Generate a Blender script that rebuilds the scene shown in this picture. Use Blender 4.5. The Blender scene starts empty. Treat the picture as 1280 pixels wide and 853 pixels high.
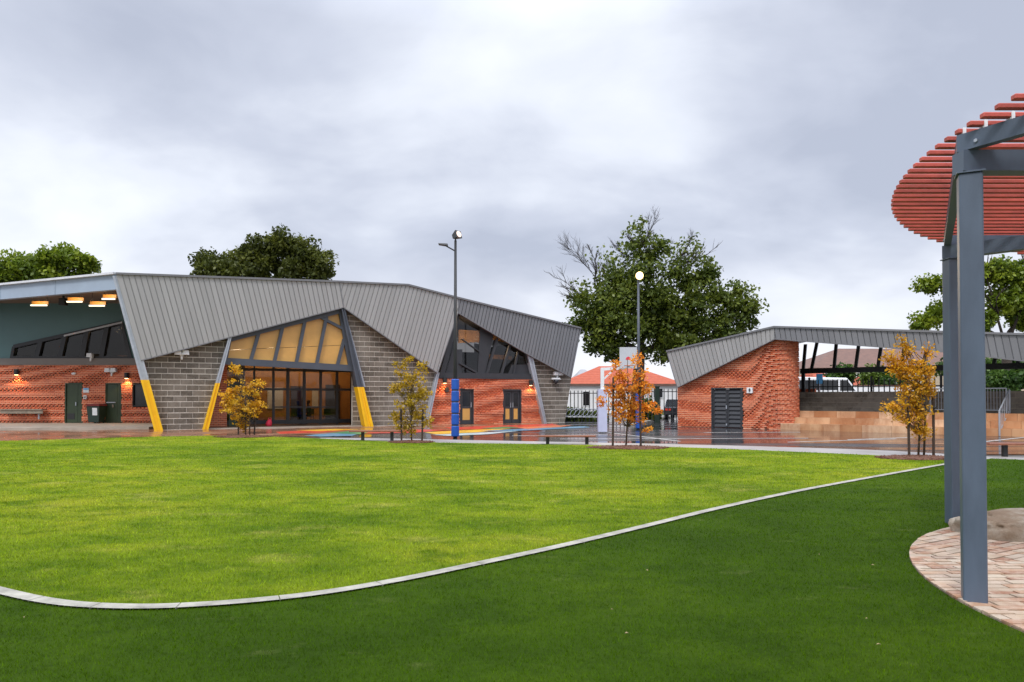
import bpy, math, random
import numpy as np
from mathutils import Vector, Matrix

random.seed(7)
rng = np.random.default_rng(7)
PI = math.pi
C = bpy.context.scene.collection
SC = bpy.context.scene

# ------------------------------------------------------------------ camera
F_PX, CX, EYE, PITCH = 890.0, 640.0, 1.6, math.radians(1.0)
CY = 497.0 - F_PX * math.tan(PITCH)
cam_d = bpy.data.cameras.new('camera')
cam = bpy.data.objects.new('camera', cam_d)
C.objects.link(cam)
cam.location = (0, 0, EYE)
cam.rotation_euler = (PI / 2 + PITCH, 0, 0)
cam_d.sensor_width = 36
cam_d.lens = 36 * F_PX / 1280
cam_d.shift_y = (CY - 426.5) / 1280
cam_d.clip_start = 0.05
cam_d.clip_end = 3000
SC.camera = cam


def ray(x, y):
    xc, yc = (x - CX) / F_PX, (CY - y) / F_PX
    fw = Vector((0, math.cos(PITCH), math.sin(PITCH)))
    up = Vector((0, -math.sin(PITCH), math.cos(PITCH)))
    return fw + xc * Vector((1, 0, 0)) + yc * up


def gnd(x, y, z=0.0):
    d = ray(x, y)
    t = (z - EYE) / d.z
    return Vector((0, 0, EYE)) + d * t


def at_depth(x, y, depth):
    d = ray(x, y)
    return Vector((0, 0, EYE)) + d * (depth / d.y)


# ------------------------------------------------------------------ walls as planes
class Wall:
    def __init__(s, ox, oy, ang):
        s.o = (ox, oy)
        s.u = (math.cos(ang), math.sin(ang))
        s.n = (s.u[1], -s.u[0])

    def P(s, a, z, off=0.0):
        return (s.o[0] + s.u[0] * a + s.n[0] * off, s.o[1] + s.u[1] * a + s.n[1] * off, z)

    def uv(s, x, y, off=0.0):
        d = ray(x, y)
        den = d.x * s.n[0] + d.y * s.n[1]
        t = (off + s.o[0] * s.n[0] + s.o[1] * s.n[1]) / den
        X, Y, Z = d.x * t, d.y * t, EYE + d.z * t
        return ((X - s.o[0]) * s.u[0] + (Y - s.o[1]) * s.u[1], Z)

    def poly(s, pts, off=0.0):
        return [s.uv(x, y, off) for x, y in pts]


class BentWall(Wall):
    """straight up to s1, then an arc of radius R bending back"""
    def bend(s, s1, R):
        s.s1, s.R = s1, R
        return s

    def P(s, a, z, off=0.0):
        if a <= s.s1:
            return Wall.P(s, a, z, off)
        th = (a - s.s1) / s.R
        rr = s.R + off
        return Wall.P(s, s.s1 + rr * math.sin(th), z, -s.R + rr * math.cos(th))


def clip_half(poly, a, b):
    """keep the part of poly on the left of a->b"""
    out = []
    n = len(poly)
    for i in range(n):
        p, q = poly[i], poly[(i + 1) % n]
        dp = (b[0] - a[0]) * (p[1] - a[1]) - (b[1] - a[1]) * (p[0] - a[0])
        dq = (b[0] - a[0]) * (q[1] - a[1]) - (b[1] - a[1]) * (q[0] - a[0])
        if dp >= 0:
            out.append(p)
        if (dp > 0 and dq < 0) or (dp < 0 and dq > 0):
            t = dp / (dp - dq)
            out.append((p[0] + (q[0] - p[0]) * t, p[1] + (q[1] - p[1]) * t))
    return out


def area(poly):
    return 0.5 * sum(poly[i][0] * poly[(i + 1) % len(poly)][1] - poly[(i + 1) % len(poly)][0] * poly[i][1] for i in range(len(poly)))


def ccw(poly):
    return poly if area(poly) > 0 else poly[::-1]


def clip(poly, conv):
    conv = ccw(conv)
    for i in range(len(conv)):
        poly = clip_half(poly, conv[i], conv[(i + 1) % len(conv)])
        if len(poly) < 3:
            return []
    return poly


# ------------------------------------------------------------------ mesh builder
WLOC = {}


class MB:
    def __init__(s):
        s.v, s.f, s.t, s.m = [], [], [], []

    def face(s, idx, tint=0.5, mi=0):
        s.f.append(idx); s.t.append(tint); s.m.append(mi)

    def add(s, verts, faces, tint=0.5, mi=0):
        b = len(s.v)
        s.v += [tuple(p) for p in verts]
        for f in faces:
            s.face([b + i for i in f], tint, mi)
        return s

    def prism3(s, lo, hi, tint=0.5, mi=0):
        n = len(lo)
        fs = [list(range(n))[::-1], [n + i for i in range(n)]]
        fs += [[i, (i + 1) % n, n + (i + 1) % n, n + i] for i in range(n)]
        return s.add(list(lo) + list(hi), fs, tint, mi)

    def wprism(s, w, poly, n0, n1, tint=0.5, mi=0):
        poly = ccw(poly)
        return s.prism3([w.P(a, z, n0) for a, z in poly], [w.P(a, z, n1) for a, z in poly], tint, mi)

    def box(s, x0, x1, y0, y1, z0, z1, tint=0.5, mi=0):
        pts = [(x0, y0), (x1, y0), (x1, y1), (x0, y1)]
        return s.prism3([(x, y, z0) for x, y in pts], [(x, y, z1) for x, y in pts], tint, mi)

    def zprism(s, poly, z0, z1, tint=0.5, mi=0):
        poly = ccw([(p[0], p[1]) for p in poly])
        return s.prism3([(x, y, z0) for x, y in poly], [(x, y, z1) for x, y in poly], tint, mi)

    def flat(s, poly, z, tint=0.5, mi=0):
        poly = ccw([(p[0], p[1]) for p in poly])
        return s.add([(x, y, z) for x, y in poly], [list(range(len(poly)))], tint, mi)

    def bar(s, p, q, w, h, up=(0, 0, 1), tint=0.5, mi=0):
        p, q, up = Vector(p), Vector(q), Vector(up)
        d = (q - p).normalized()
        sd = d.cross(up)
        if sd.length < 1e-4:
            sd = d.cross(Vector((0, 1, 0)))
        sd.normalize()
        u = sd.cross(d)
        o = [sd * (w / 2) + u * (h / 2), -sd * (w / 2) + u * (h / 2), -sd * (w / 2) - u * (h / 2), sd * (w / 2) - u * (h / 2)]
        return s.prism3([p + k for k in o][::-1], [q + k for k in o][::-1], tint, mi)

    def tube(s, pts, radii, n=8, tint=0.5, mi=0):
        pts = [Vector(p) for p in pts]
        if not hasattr(radii, '__len__'):
            radii = [radii] * len(pts)
        b = len(s.v)
        side = None
        for i, p in enumerate(pts):
            d = (pts[min(i + 1, len(pts) - 1)] - pts[max(i - 1, 0)]).normalized()
            if side is None:
                side = d.orthogonal().normalized()
            else:
                side = side - d * side.dot(d)
                side = side.normalized() if side.length > 1e-5 else d.orthogonal().normalized()
            t = d.cross(side)
            for k in range(n):
                a = 2 * PI * k / n
                s.v.append(tuple(p + (side * math.cos(a) + t * math.sin(a)) * radii[i]))
        for i in range(len(pts) - 1):
            for k in range(n):
                s.face([b + i * n + k, b + i * n + (k + 1) % n, b + (i + 1) * n + (k + 1) % n, b + (i + 1) * n + k], tint, mi)
        s.face([b + k for k in range(n)][::-1], tint, mi)
        s.face([b + (len(pts) - 1) * n + k for k in range(n)], tint, mi)
        return s

    def build(s, name, mats, parent=None, base=None, smooth=False):
        if not isinstance(mats, (list, tuple)):
            mats = [mats]
        org = Vector(WLOC[parent.name]) if parent is not None else Vector(base or (0, 0, 0))
        me = bpy.data.meshes.new(name)
        me.from_pydata([(x - org.x, y - org.y, z - org.z) for x, y, z in s.v], [], s.f)
        for m in mats:
            me.materials.append(m)
        if len(mats) > 1:
            me.polygons.foreach_set('material_index', s.m)
        at = me.attributes.new('tint', 'FLOAT', 'FACE')
        at.data.foreach_set('value', s.t)
        if smooth:
            me.polygons.foreach_set('use_smooth', [True] * len(s.f))
        o = bpy.data.objects.new(name, me)
        C.objects.link(o)
        if parent is not None:
            o.parent = parent
        else:
            o.location = org
        WLOC[o.name] = tuple(org)
        return o


def np_mesh(name, V, Fq, mat, tint=None, parent=None, base=None):
    """V (n,3) world verts, Fq (m,k) faces all of k corners"""
    org = np.array(WLOC[parent.name] if parent is not None else (base or (0, 0, 0)), float)
    me = bpy.data.meshes.new(name)
    V = np.asarray(V, np.float32) - org.astype(np.float32)
    m, k = Fq.shape
    me.vertices.add(len(V)); me.vertices.foreach_set('co', V.ravel())
    me.loops.add(m * k); me.loops.foreach_set('vertex_index', Fq.astype(np.int32).ravel())
    me.polygons.add(m)
    me.polygons.foreach_set('loop_start', np.arange(0, m * k, k, dtype=np.int32))
    me.update(calc_edges=True)
    me.materials.append(mat)
    at = me.attributes.new('tint', 'FLOAT', 'FACE')
    at.data.foreach_set('value', (np.full(m, .5) if tint is None else tint).astype(np.float32))
    o = bpy.data.objects.new(name, me)
    C.objects.link(o)
    if parent is not None:
        o.parent = parent
    else:
        o.location = tuple(org)
    WLOC[o.name] = tuple(org)
    return o


def tag(o, label=None, cat=None, group=None, kind=None):
    if label: o['label'] = label
    if cat: o['category'] = cat
    if group: o['group'] = group
    if kind: o['kind'] = kind
    return o


def empty(name, loc, label=None, cat=None, group=None):
    o = bpy.data.objects.new(name, None)
    C.objects.link(o)
    o.location = loc
    o.empty_display_size = 0.2
    WLOC[o.name] = tuple(loc)
    return tag(o, label, cat, group)


def copy_tree(o, parent=None):
    c = o.copy()
    C.objects.link(c)
    c.parent = parent
    for ch in list(o.children):
        copy_tree(ch, c)
    return c


# ------------------------------------------------------------------ materials
def lin(r, g, b):
    f = lambda c: (c / 255 / 12.92) if c / 255 <= .04045 else ((c / 255 + .055) / 1.055) ** 2.4
    return (f(r), f(g), f(b))


class NT:
    def __init__(s, name):
        s.mat = bpy.data.materials.new(name)
        s.mat.use_nodes = True
        s.t = s.mat.node_tree
        s.t.nodes.clear()
        s.out = s.n('ShaderNodeOutputMaterial')

    def n(s, typ, **kw):
        nd = s.t.nodes.new(typ)
        for k, v in kw.items():
            setattr(nd, k, v)
        return nd

    def l(s, a, b):
        s.t.links.new(a, b)

    def mixc(s, fac, a, b, blend='MIX'):
        nd = s.n('ShaderNodeMix', data_type='RGBA', blend_type=blend)
        for sock, v in ((nd.inputs[0], fac), (nd.inputs[6], a), (nd.inputs[7], b)):
            if hasattr(v, 'is_linked') or isinstance(v, bpy.types.NodeSocket):
                s.l(v, sock)
            elif isinstance(v, (int, float)):
                sock.default_value = v
            else:
                sock.default_value = (*v, 1)
        return nd.outputs[2]

    def noise(s, scale, detail=4, rough=.55, vec=None, coord='Object', stretch=None):
        nd = s.n('ShaderNodeTexNoise')
        nd.inputs['Scale'].default_value = scale
        nd.inputs['Detail'].default_value = detail
        nd.inputs['Roughness'].default_value = rough
        if vec is None:
            vec = s.coord(coord)
        if stretch:
            mp = s.n('ShaderNodeMapping')
            mp.inputs['Scale'].default_value = stretch
            s.l(vec, mp.inputs[0]); vec = mp.outputs[0]
        s.l(vec, nd.inputs['Vector'])
        return nd.outputs['Fac']

    def coord(s, which='Object'):
        if which == 'World':
            return s.n('ShaderNodeNewGeometry').outputs['Position']
        return s.n('ShaderNodeTexCoord').outputs[which]

    def ramp(s, fac, stops):
        nd = s.n('ShaderNodeValToRGB')
        els = nd.color_ramp.elements
        while len(els) < len(stops):
            els.new(.5)
        for e, (p, c) in zip(els, stops):
            e.position = p
            e.color = (*c, 1) if not isinstance(c, (int, float)) else (c, c, c, 1)
        s.l(fac, nd.inputs[0])
        return nd.outputs[0]

    def math(s, op, a, b=None):
        nd = s.n('ShaderNodeMath', operation=op)
        for i, v in enumerate((a, b)):
            if v is None: continue
            if isinstance(v, (int, float)): nd.inputs[i].default_value = v
            else: s.l(v, nd.inputs[i])
        return nd.outputs[0]

    def attr(s, name='tint'):
        nd = s.n('ShaderNodeAttribute')
        nd.attribute_name = name
        return nd.outputs['Fac']

    def bsdf(s, col, rough=.6, metal=0, spec=.5, coat=0, bump=None, bstr=.3, bdist=.02):
        b = s.n('ShaderNodeBsdfPrincipled')
        for k, v in (('Base Color', col), ('Roughness', rough)):
            if isinstance(v, bpy.types.NodeSocket): s.l(v, b.inputs[k])
            elif isinstance(v, (int, float)): b.inputs[k].default_value = v
            else: b.inputs[k].default_value = (*v, 1)
        b.inputs['Metallic'].default_value = metal
        b.inputs['Specular IOR Level'].default_value = spec
        b.inputs['Coat Weight'].default_value = coat
        b.inputs['Coat Roughness'].default_value = .08
        if bump is not None:
            bp = s.n('ShaderNodeBump')
            bp.inputs['Strength'].default_value = bstr
            bp.inputs['Distance'].default_value = bdist
            s.l(bump, bp.inputs['Height'])
            s.l(bp.outputs[0], b.inputs['Normal'])
        s.l(b.outputs[0], s.out.inputs[0])
        return b


def dk(c, k):
    return tuple(min(1, x * k) for x in c)


def simple(name, col, rough=.6, var=.12, scale=2.5, metal=0, bump=0, bscale=60, tint=0, coat=0, spec=.5, streak=False):
    t = NT(name)
    nz = t.noise(scale, 5, .6, stretch=(1, 1, .25) if streak else None)
    c = t.mixc(t.ramp(nz, [(.3, 0.), (.7, 1.)]), dk(col, 1 - var), dk(col, 1 + var))
    if tint:
        f = t.n('ShaderNodeMapRange')
        f.inputs['To Min'].default_value = 1 - tint
        f.inputs['To Max'].default_value = 1 + tint
        t.l(t.attr(), f.inputs[0])
        c = t.mixc(1.0, c, f.outputs[0], 'MULTIPLY')
    rg = t.n('ShaderNodeMapRange')
    rg.inputs['To Min'].default_value = max(.03, rough - .1)
    rg.inputs['To Max'].default_value = min(1, rough + .1)
    t.l(nz, rg.inputs[0])
    t.bsdf(c, rg.outputs[0], metal, spec, coat, t.noise(bscale, 3) if bump else None, bump)
    return t.mat


def emit(name, col, s):
    t = NT(name)
    e = t.n('ShaderNodeEmission')
    e.inputs[0].default_value = (*col, 1)
    e.inputs[1].default_value = s
    t.l(e.outputs[0], t.out.inputs[0])
    return t.mat


def glass(name, col=(.6, .65, .68), mirror=.25, rough=.02):
    """thin window pane: mostly see-through, part mirror"""
    t = NT(name)
    tr = t.n('ShaderNodeBsdfTransparent'); tr.inputs[0].default_value = (*col, 1)
    gl = t.n('ShaderNodeBsdfGlossy'); gl.inputs['Roughness'].default_value = rough
    gl.inputs[0].default_value = (.5, .52, .55, 1)
    fr = t.n('ShaderNodeFresnel'); fr.inputs[0].default_value = 1.5
    mx = t.n('ShaderNodeMixShader')
    t.l(t.math('ADD', fr.outputs[0], mirror), mx.inputs[0])
    t.l(tr.outputs[0], mx.inputs[1]); t.l(gl.outputs[0], mx.inputs[2])
    t.l(mx.outputs[0], t.out.inputs[0])
    return t.mat


def leafmat(name, c1, c2, c3, transl=.35):
    t = NT(name)
    c = t.ramp(t.attr(), [(0, c1), (.5, c2), (1, c3)])
    nz = t.noise(.9, 2)
    c = t.mixc(t.ramp(nz, [(.35, 0.), (.65, 1.)]), c, t.mixc(1.0, c, (1.35, 1.25, .9), 'MULTIPLY'))
    d = t.n('ShaderNodeBsdfDiffuse'); t.l(c, d.inputs[0])
    tr = t.n('ShaderNodeBsdfTranslucent'); t.l(c, tr.inputs[0])
    g = t.n('ShaderNodeBsdfGlossy'); g.inputs['Roughness'].default_value = .4
    g.inputs[0].default_value = (.5, .5, .5, 1)
    m = t.n('ShaderNodeMixShader'); m.inputs[0].default_value = transl
    t.l(d.outputs[0], m.inputs[1]); t.l(tr.outputs[0], m.inputs[2])
    m2 = t.n('ShaderNodeMixShader'); m2.inputs[0].default_value = .04
    t.l(m.outputs[0], m2.inputs[1]); t.l(g.outputs[0], m2.inputs[2])
    t.l(m2.outputs[0], t.out.inputs[0])
    return t.mat


M = {}
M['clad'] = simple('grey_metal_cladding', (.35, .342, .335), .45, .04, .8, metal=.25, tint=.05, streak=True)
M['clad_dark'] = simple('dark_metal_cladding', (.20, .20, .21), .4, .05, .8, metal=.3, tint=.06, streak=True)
M['cap'] = simple('roof_capping', (.16, .16, .17), .45, .1, 1)
M['fascia'] = simple('pale_blue_fascia', lin(150, 165, 182), .45, .08, 1.2)
M['flash'] = simple('white_flashing', (.62, .63, .66), .4, .1, 3)
M['soffit'] = simple('brown_soffit', (.16, .115, .085), .6, .1, 1)
M['teal'] = simple('teal_wall_lining', (.085, .165, .17), .55, .08, .5)
M['band'] = simple('grey_beam_paint', (.17, .15, .135), .6, .08, 2)
M['slate'] = simple('slate_steel', (.062, .073, .095), .45, .10, 2)
M['pergola'] = simple('blue_grey_steel_paint', (.088, .116, .162), .42, .16, 5, bump=.05, bscale=90, streak=True)
M['galv'] = simple('galvanised_steel', (.42, .45, .50), .4, .12, 4, metal=.35)
M['yellow'] = simple('yellow_paint', (.88, .50, .004), .42, .07, 3)
M['mortar'] = simple('pale_mortar', (.62, .57, .50), .85, .15, 6)
M['mortar_red'] = simple('pale_red_wall_mortar', (.78, .42, .27), .85, .15, 4)
M['cavity'] = simple('shade_dark_backing', (.07, .026, .016), .9, .1, 4)  # recess shade put into the backing colour, darkening gaps between twisted bricks
M['honey'] = simple('honey_plywood', (.60, .33, .085), .45, .12, 1.2, coat=.25)
M['ply'] = simple('plywood_lining', (.50, .26, .09), .5, .12, 2)
M['black'] = simple('black_powdercoat', (.018, .019, .021), .5, .1, 5)
M['charcoal'] = simple('charcoal_paint', (.035, .037, .043), .45, .1, 4)
M['green_door'] = simple('dark_green_door', (.030, .050, .022), .5, .12, 3)
M['white'] = simple('white_paint', (.75, .76, .77), .45, .05, 3)
M['blue'] = simple('blue_vinyl_pad', (.012, .085, .40), .35, .12, 5)
M['lilac'] = simple('pale_lilac_pad', (.50, .52, .68), .45, .06, 4)
M['binlid'] = simple('maroon_lid', (.12, .012, .014), .4, .1, 5)
M['bin'] = simple('dark_green_plastic', (.016, .035, .026), .45, .1, 5)
M['notice'] = simple('paper_notice', (.70, .72, .74), .6, .08, 8)
M['notice_blue'] = simple('blue_sign', (.09, .36, .66), .4, .06, 8)
M['weather'] = simple('weathered_grey_metal', (.24, .20, .15), .6, .3, 7)
M['timber_red'] = simple('red_hardwood', (.25, .09, .05), .5, .25, 9)
M['stake'] = simple('dark_stake', (.05, .03, .02), .8, .3, 12)
M['bark'] = simple('grey_brown_bark', (.10, .072, .05), .9, .3, 6, bump=.5, bscale=25)
M['bark_dark'] = simple('dark_bark', (.04, .03, .022), .9, .3, 5, bump=.5, bscale=20)
M['twig'] = simple('bare_twig', (.13, .10, .085), .9, .2, 5)
M['mulch'] = simple('bark_mulch', (.13, .055, .03), .95, .5, 30, bump=1, bscale=45)
M['concrete'] = simple('pale_concrete', (.33, .315, .265), .8, .38, 5, bump=.2, bscale=50)
M['slab'] = simple('platform_concrete', (.36, .31, .25), .6, .2, 1.5)
M['red_slat'] = simple('red_slat', (.44, .076, .052), .55, .2, 6, tint=.22, bump=.15, bscale=40)
M['spacer'] = simple('white_spacer', (.8, .8, .8), .4, .03, 5)
M['house_white'] = simple('white_render', (.78, .78, .78), .7, .05, 1)
M['house_cream'] = simple('cream_render', (.55, .46, .34), .7, .07, 1)
M['roof_brown'] = simple('brown_tile', (.16, .085, .062), .7, .2, 2)
M['roof_grey'] = simple('grey_tile', (.3, .3, .31), .6, .1, 2)
M['white_car'] = simple('white_car_paint', (.78, .79, .8), .2, .02, 1, coat=.6)
M['dark_car'] = simple('dark_car_paint', (.02, .022, .028), .22, .05, 1, coat=.6)
M['rubber'] = simple('rubber', (.02, .02, .02), .85, .1, 6)
M['carglass'] = simple('dark_car_glass', (.015, .017, .02), .08, .05, 2)
M['pink'] = simple('pink_red_fabric', (.70, .03, .07), .6, .1, 6)
M['skin'] = simple('skin', (.42, .23, .16), .5, .05, 6)
M['cloth'] = simple('dark_clothing', (.03, .03, .04), .8, .15, 6)
M['hair'] = simple('dark_hair', (.02, .013, .01), .6, .2, 9)
M['room'] = simple('interior_floor', (.12, .08, .05), .35, .1, 2)
M['interior'] = simple('dark_interior_lining', (.05, .05, .055), .7, .1, 1)
M['glass'] = glass('clear_glass', (.62, .58, .52), .0)
M['glass_dark'] = glass('dark_tinted_glass', (.46, .45, .44), .03)
M['warm'] = emit('warm_lamp', (1.0, .56, .22), 9)
M['warm_tube'] = emit('warm_tube', (1.0, .84, .62), 1.8)
M['flood'] = emit('lit_floodlight', (1.0, .66, .30), 4.5)
M['flood_dim'] = emit('dim_floodlight', (1.0, .80, .68), 1.3)

t = NT('red_brick')
c = t.ramp(t.attr(), [(0, (.40, .060, .018)), (.5, (.54, .098, .028)), (1, (.64, .150, .048))])
c = t.mixc(t.ramp(t.noise(.35, 4, .6), [(.35, 0.), (.75, .5)]), c, (.62, .20, .11))
t.bsdf(c, t.ramp(t.noise(2, 3), [(.3, .55), (.7, .8)]), bump=t.noise(40, 3), bstr=.15)
M['brick'] = t.mat

t = NT('concrete_block')
c = t.ramp(t.attr(), [(0, (.075, .061, .047)), (.5, (.115, .096, .075)), (1, (.165, .14, .112))])
c = t.mixc(t.ramp(t.noise(.6, 6, .75), [(.46, 0.), (.68, .6)]), c, (.30, .27, .23))
c = t.mixc(t.ramp(t.noise(9, 4, .8), [(.4, 0.), (.7, .5)]), c, (.24, .21, .175))
t.bsdf(c, .9, bump=t.noise(60, 3), bstr=.4)
M['block'] = t.mat

t = NT('sandstone_blocks')
c = t.ramp(t.attr(), [(0, (.46, .22, .10)), (.5, (.62, .36, .19)), (1, (.74, .53, .35))])
c = t.mixc(t.ramp(t.noise(.8, 5, .7, stretch=(1, 1, .5)), [(.42, 0.), (.66, .8)]), c, (.33, .12, .04))
t.bsdf(c, .75, bump=t.noise(14, 5), bstr=.3)
M['sandstone'] = t.mat

t = NT('boulder_stone')
c = t.ramp(t.noise(1.6, 6, .65), [(.26, (.20, .125, .075)), (.42, (.34, .24, .155)), (.56, (.54, .46, .36)), (.72, (.62, .56, .47))])
c = t.mixc(t.ramp(t.noise(30, 5, .8), [(.4, 0.), (.75, .3)]), c, (.15, .10, .065))
t.bsdf(c, .9, bump=t.noise(14, 8, .8), bstr=.9, bdist=.05)
M['boulder'] = t.mat

t = NT('reclaimed_paver')
c = t.ramp(t.attr(), [(0, (.27, .125, .07)), (.22, (.40, .22, .125)), (.45, (.48, .36, .25)), (.7, (.38, .30, .22)), (.88, (.54, .45, .34)), (1, (.25, .16, .11))])
c = t.mixc(t.ramp(t.noise(7, 6, .7, coord='World'), [(.42, 0.), (.68, .75)]), c, (.58, .47, .37))
c = t.mixc(t.ramp(t.noise(3, 5, .7, coord='World'), [(.5, 0.), (.72, .5)]), c, (.27, .12, .07))
t.bsdf(c, .8, bump=t.noise(35, 5, .7), bstr=.5)
M['paver'] = t.mat

t = NT('terracotta_tile')
nz = t.n('ShaderNodeTexWave', wave_type='BANDS', bands_direction='Z')
nz.inputs['Scale'].default_value = 1.6
t.l(t.coord(), nz.inputs[0])
c = t.mixc(t.ramp(t.noise(3, 4), [(.3, 0.), (.7, 1.)]), (.36, .062, .022), (.46, .095, .036))
t.bsdf(c, .7, bump=nz.outputs['Fac'], bstr=.7, bdist=.06)
M['terracotta'] = t.mat


def ground_mat(name, base_stops, scale, fine, rough_stops, puddle_scale, spec=.5, bstr=.15, fscale=60, stretch=None):
    t = NT(name)
    c = t.ramp(t.noise(scale, 5, .6, coord='World'), base_stops)
    if fine:
        c = t.mixc(t.ramp(t.noise(fscale, 4, .7, coord='World'), [(.3, 0.), (.7, fine)]), c, t.mixc(1., c, (1.7, 1.7, 1.7), 'MULTIPLY'))
    r = t.ramp(t.noise(puddle_scale, 4, .55, coord='World', stretch=stretch), rough_stops)
    t.bsdf(c, r, spec=spec, bump=t.noise(fscale, 3, coord='World'), bstr=bstr, bdist=.004)
    return t.mat


M['asphalt'] = ground_mat('wet_asphalt', [(.3, (.020, .020, .022)), (.7, (.040, .039, .042))], .5, .4, [(.38, .04), (.50, .12), (.64, .36)], .30, .6, .12, fscale=22, stretch=(.35, 1.6, 1))
M['earth'] = ground_mat('grey_ground', [(.3, (.10, .09, .08)), (.7, (.16, .15, .13))], .2, .3, [(.3, .7), (.7, .9)], .3)
M['road'] = M['earth']
M['path'] = ground_mat('pale_path', [(.3, (.22, .205, .195)), (.7, (.32, .30, .285))], .8, .2, [(.3, .35), (.7, .75)], .5)
M['paving'] = ground_mat('wet_red_paving', [(.3, (.16, .070, .038)), (.7, (.26, .13, .075))], .5, .3, [(.38, .06), (.55, .3), (.7, .55)], .4, .6, .05)
M['line'] = simple('white_line_paint', (.6, .6, .58), .5, .25, 3)
for k, col in (('p_red', (.55, .05, .03)), ('p_yellow', (.75, .42, .03)), ('p_blue', (.10, .24, .34)), ('p_green', (.06, .22, .09)), ('p_orange', (.60, .17, .06)), ('p_pale', (.45, .55, .55))):
    M[k] = simple('court_paint_' + k[2:], col, .3, .2, 2)


def grass_mat(name, dark, mid, light, patch, blade, pscale=.9, pthr=.56):
    t = NT(name)
    P = t.coord('World')
    big = t.noise(.22, 6, .68, vec=P, stretch=(.9, 1.1, 1))
    med = t.noise(1.3, 8, .78, vec=P, stretch=(.8, 1.25, 1))
    c = t.ramp(big, [(.36, dark), (.5, mid), (.62, light)])
    c = t.mixc(t.ramp(med, [(.40, .75), (.52, 0.)]), c, dark)
    c = t.mixc(t.ramp(t.noise(pscale, 6, .7, vec=P, stretch=(.7, 1.3, 1)), [(pthr, 0.), (pthr + .13, .55)]), c, patch)
    if not blade:
        c = t.mixc(t.ramp(t.noise(26, 6, .8, vec=P), [(.3, 0.), (.75, .75)]), c, t.mixc(1., c, (.45, .45, .45), 'MULTIPLY'))
    else:
        f = t.n('ShaderNodeMapRange'); f.inputs['To Min'].default_value = .6; f.inputs['To Max'].default_value = 1.45
        t.l(t.attr(), f.inputs[0])
        c = t.mixc(1., c, f.outputs[0], 'MULTIPLY')
    if blade:
        d = t.n('ShaderNodeBsdfDiffuse'); t.l(c, d.inputs[0])
        tr = t.n('ShaderNodeBsdfTranslucent'); t.l(c, tr.inputs[0])
        m = t.n('ShaderNodeMixShader'); m.inputs[0].default_value = .35
        t.l(d.outputs[0], m.inputs[1]); t.l(tr.outputs[0], m.inputs[2])
        t.l(m.outputs[0], t.out.inputs[0])
    else:
        t.bsdf(c, .9, spec=.1, bump=t.noise(70, 5, .8, vec=P), bstr=.8, bdist=.03)
    return t.mat


LAWN = ((.085, .155, .006), (.195, .268, .012), (.285, .318, .020), (.41, .38, .09))
TURF = ((.034, .076, .0016), (.050, .104, .0022), (.070, .130, .0034), (.17, .20, .06))
M['lawn'] = grass_mat('lawn_grass_ground', *LAWN, False)
M['turf'] = grass_mat('synthetic_turf_ground', *TURF, False, 1.7, .605)
M['lawn_blade'] = grass_mat('lawn_blade', *[dk(c, 1.35) for c in LAWN], True)
M['turf_blade'] = grass_mat('turf_blade', *[dk(c, 1.35) for c in TURF], True, 1.7, .605)

# ------------------------------------------------------------------ world and sun
w = bpy.data.worlds.new('World')
SC.world = w
w.use_nodes = True
nt = w.node_tree
nt.nodes.clear()
N = lambda typ, **kw: nt.nodes.new(typ)
out = N('ShaderNodeOutputWorld')
bg = N('ShaderNodeBackground')
SUN_EL, SUN_AZ = math.radians(52), math.radians(205)      # behind the camera and a little to the left
sky = N('ShaderNodeTexSky')
sky.sky_type = 'NISHITA'
sky.sun_disc = False
sky.sun_elevation = SUN_EL
sky.sun_rotation = SUN_AZ
tc = N('ShaderNodeTexCoord')
sep = N('ShaderNodeSeparateXYZ'); nt.links.new(tc.outputs['Generated'], sep.inputs[0])


def wmath(op, a, b=None):
    nd = N('ShaderNodeMath'); nd.operation = op
    for i, v in enumerate((a, b)):
        if v is None: continue
        if isinstance(v, (int, float)): nd.inputs[i].default_value = v
        else: nt.links.new(v, nd.inputs[i])
    return nd.outputs[0]


def wramp(fac, stops):
    nd = N('ShaderNodeValToRGB')
    els = nd.color_ramp.elements
    while len(els) < len(stops): els.new(.5)
    for e, (p, c) in zip(els, stops):
        e.position = p; e.color = (*c, 1) if not isinstance(c, (int, float)) else (c, c, c, 1)
    nt.links.new(fac, nd.inputs[0])
    return nd.outputs[0]


def wmix(fac, a, b, blend='MIX'):
    nd = N('ShaderNodeMix'); nd.data_type = 'RGBA'; nd.blend_type = blend
    for sock, v in ((nd.inputs[0], fac), (nd.inputs[6], a), (nd.inputs[7], b)):
        if isinstance(v, bpy.types.NodeSocket): nt.links.new(v, sock)
        elif isinstance(v, (int, float)): sock.default_value = v
        else: sock.default_value = (*v, 1)
    return nd.outputs[2]


# cloud layer: direction flattened on to a cloud deck so that clouds shrink towards the horizon
zc = wmath('ADD', wmath('MAXIMUM', sep.outputs[2], 0.0), 0.42)
comb = N('ShaderNodeCombineXYZ')
nt.links.new(wmath('DIVIDE', sep.outputs[0], zc), comb.inputs[0])
nt.links.new(wmath('DIVIDE', sep.outputs[1], zc), comb.inputs[1])


def wnoise(scale, detail, rough, off):
    mp = N('ShaderNodeMapping'); mp.inputs['Location'].default_value = off
    mp.inputs['Scale'].default_value = (1, 1.25, 1)
    nt.links.new(comb.outputs[0], mp.inputs[0])
    nd = N('ShaderNodeTexNoise')
    nd.inputs['Scale'].default_value = scale; nd.inputs['Detail'].default_value = detail; nd.inputs['Roughness'].default_value = rough
    nd.inputs['Distortion'].default_value = .35
    nt.links.new(mp.outputs[0], nd.inputs['Vector'])
    return nd.outputs['Fac']


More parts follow.
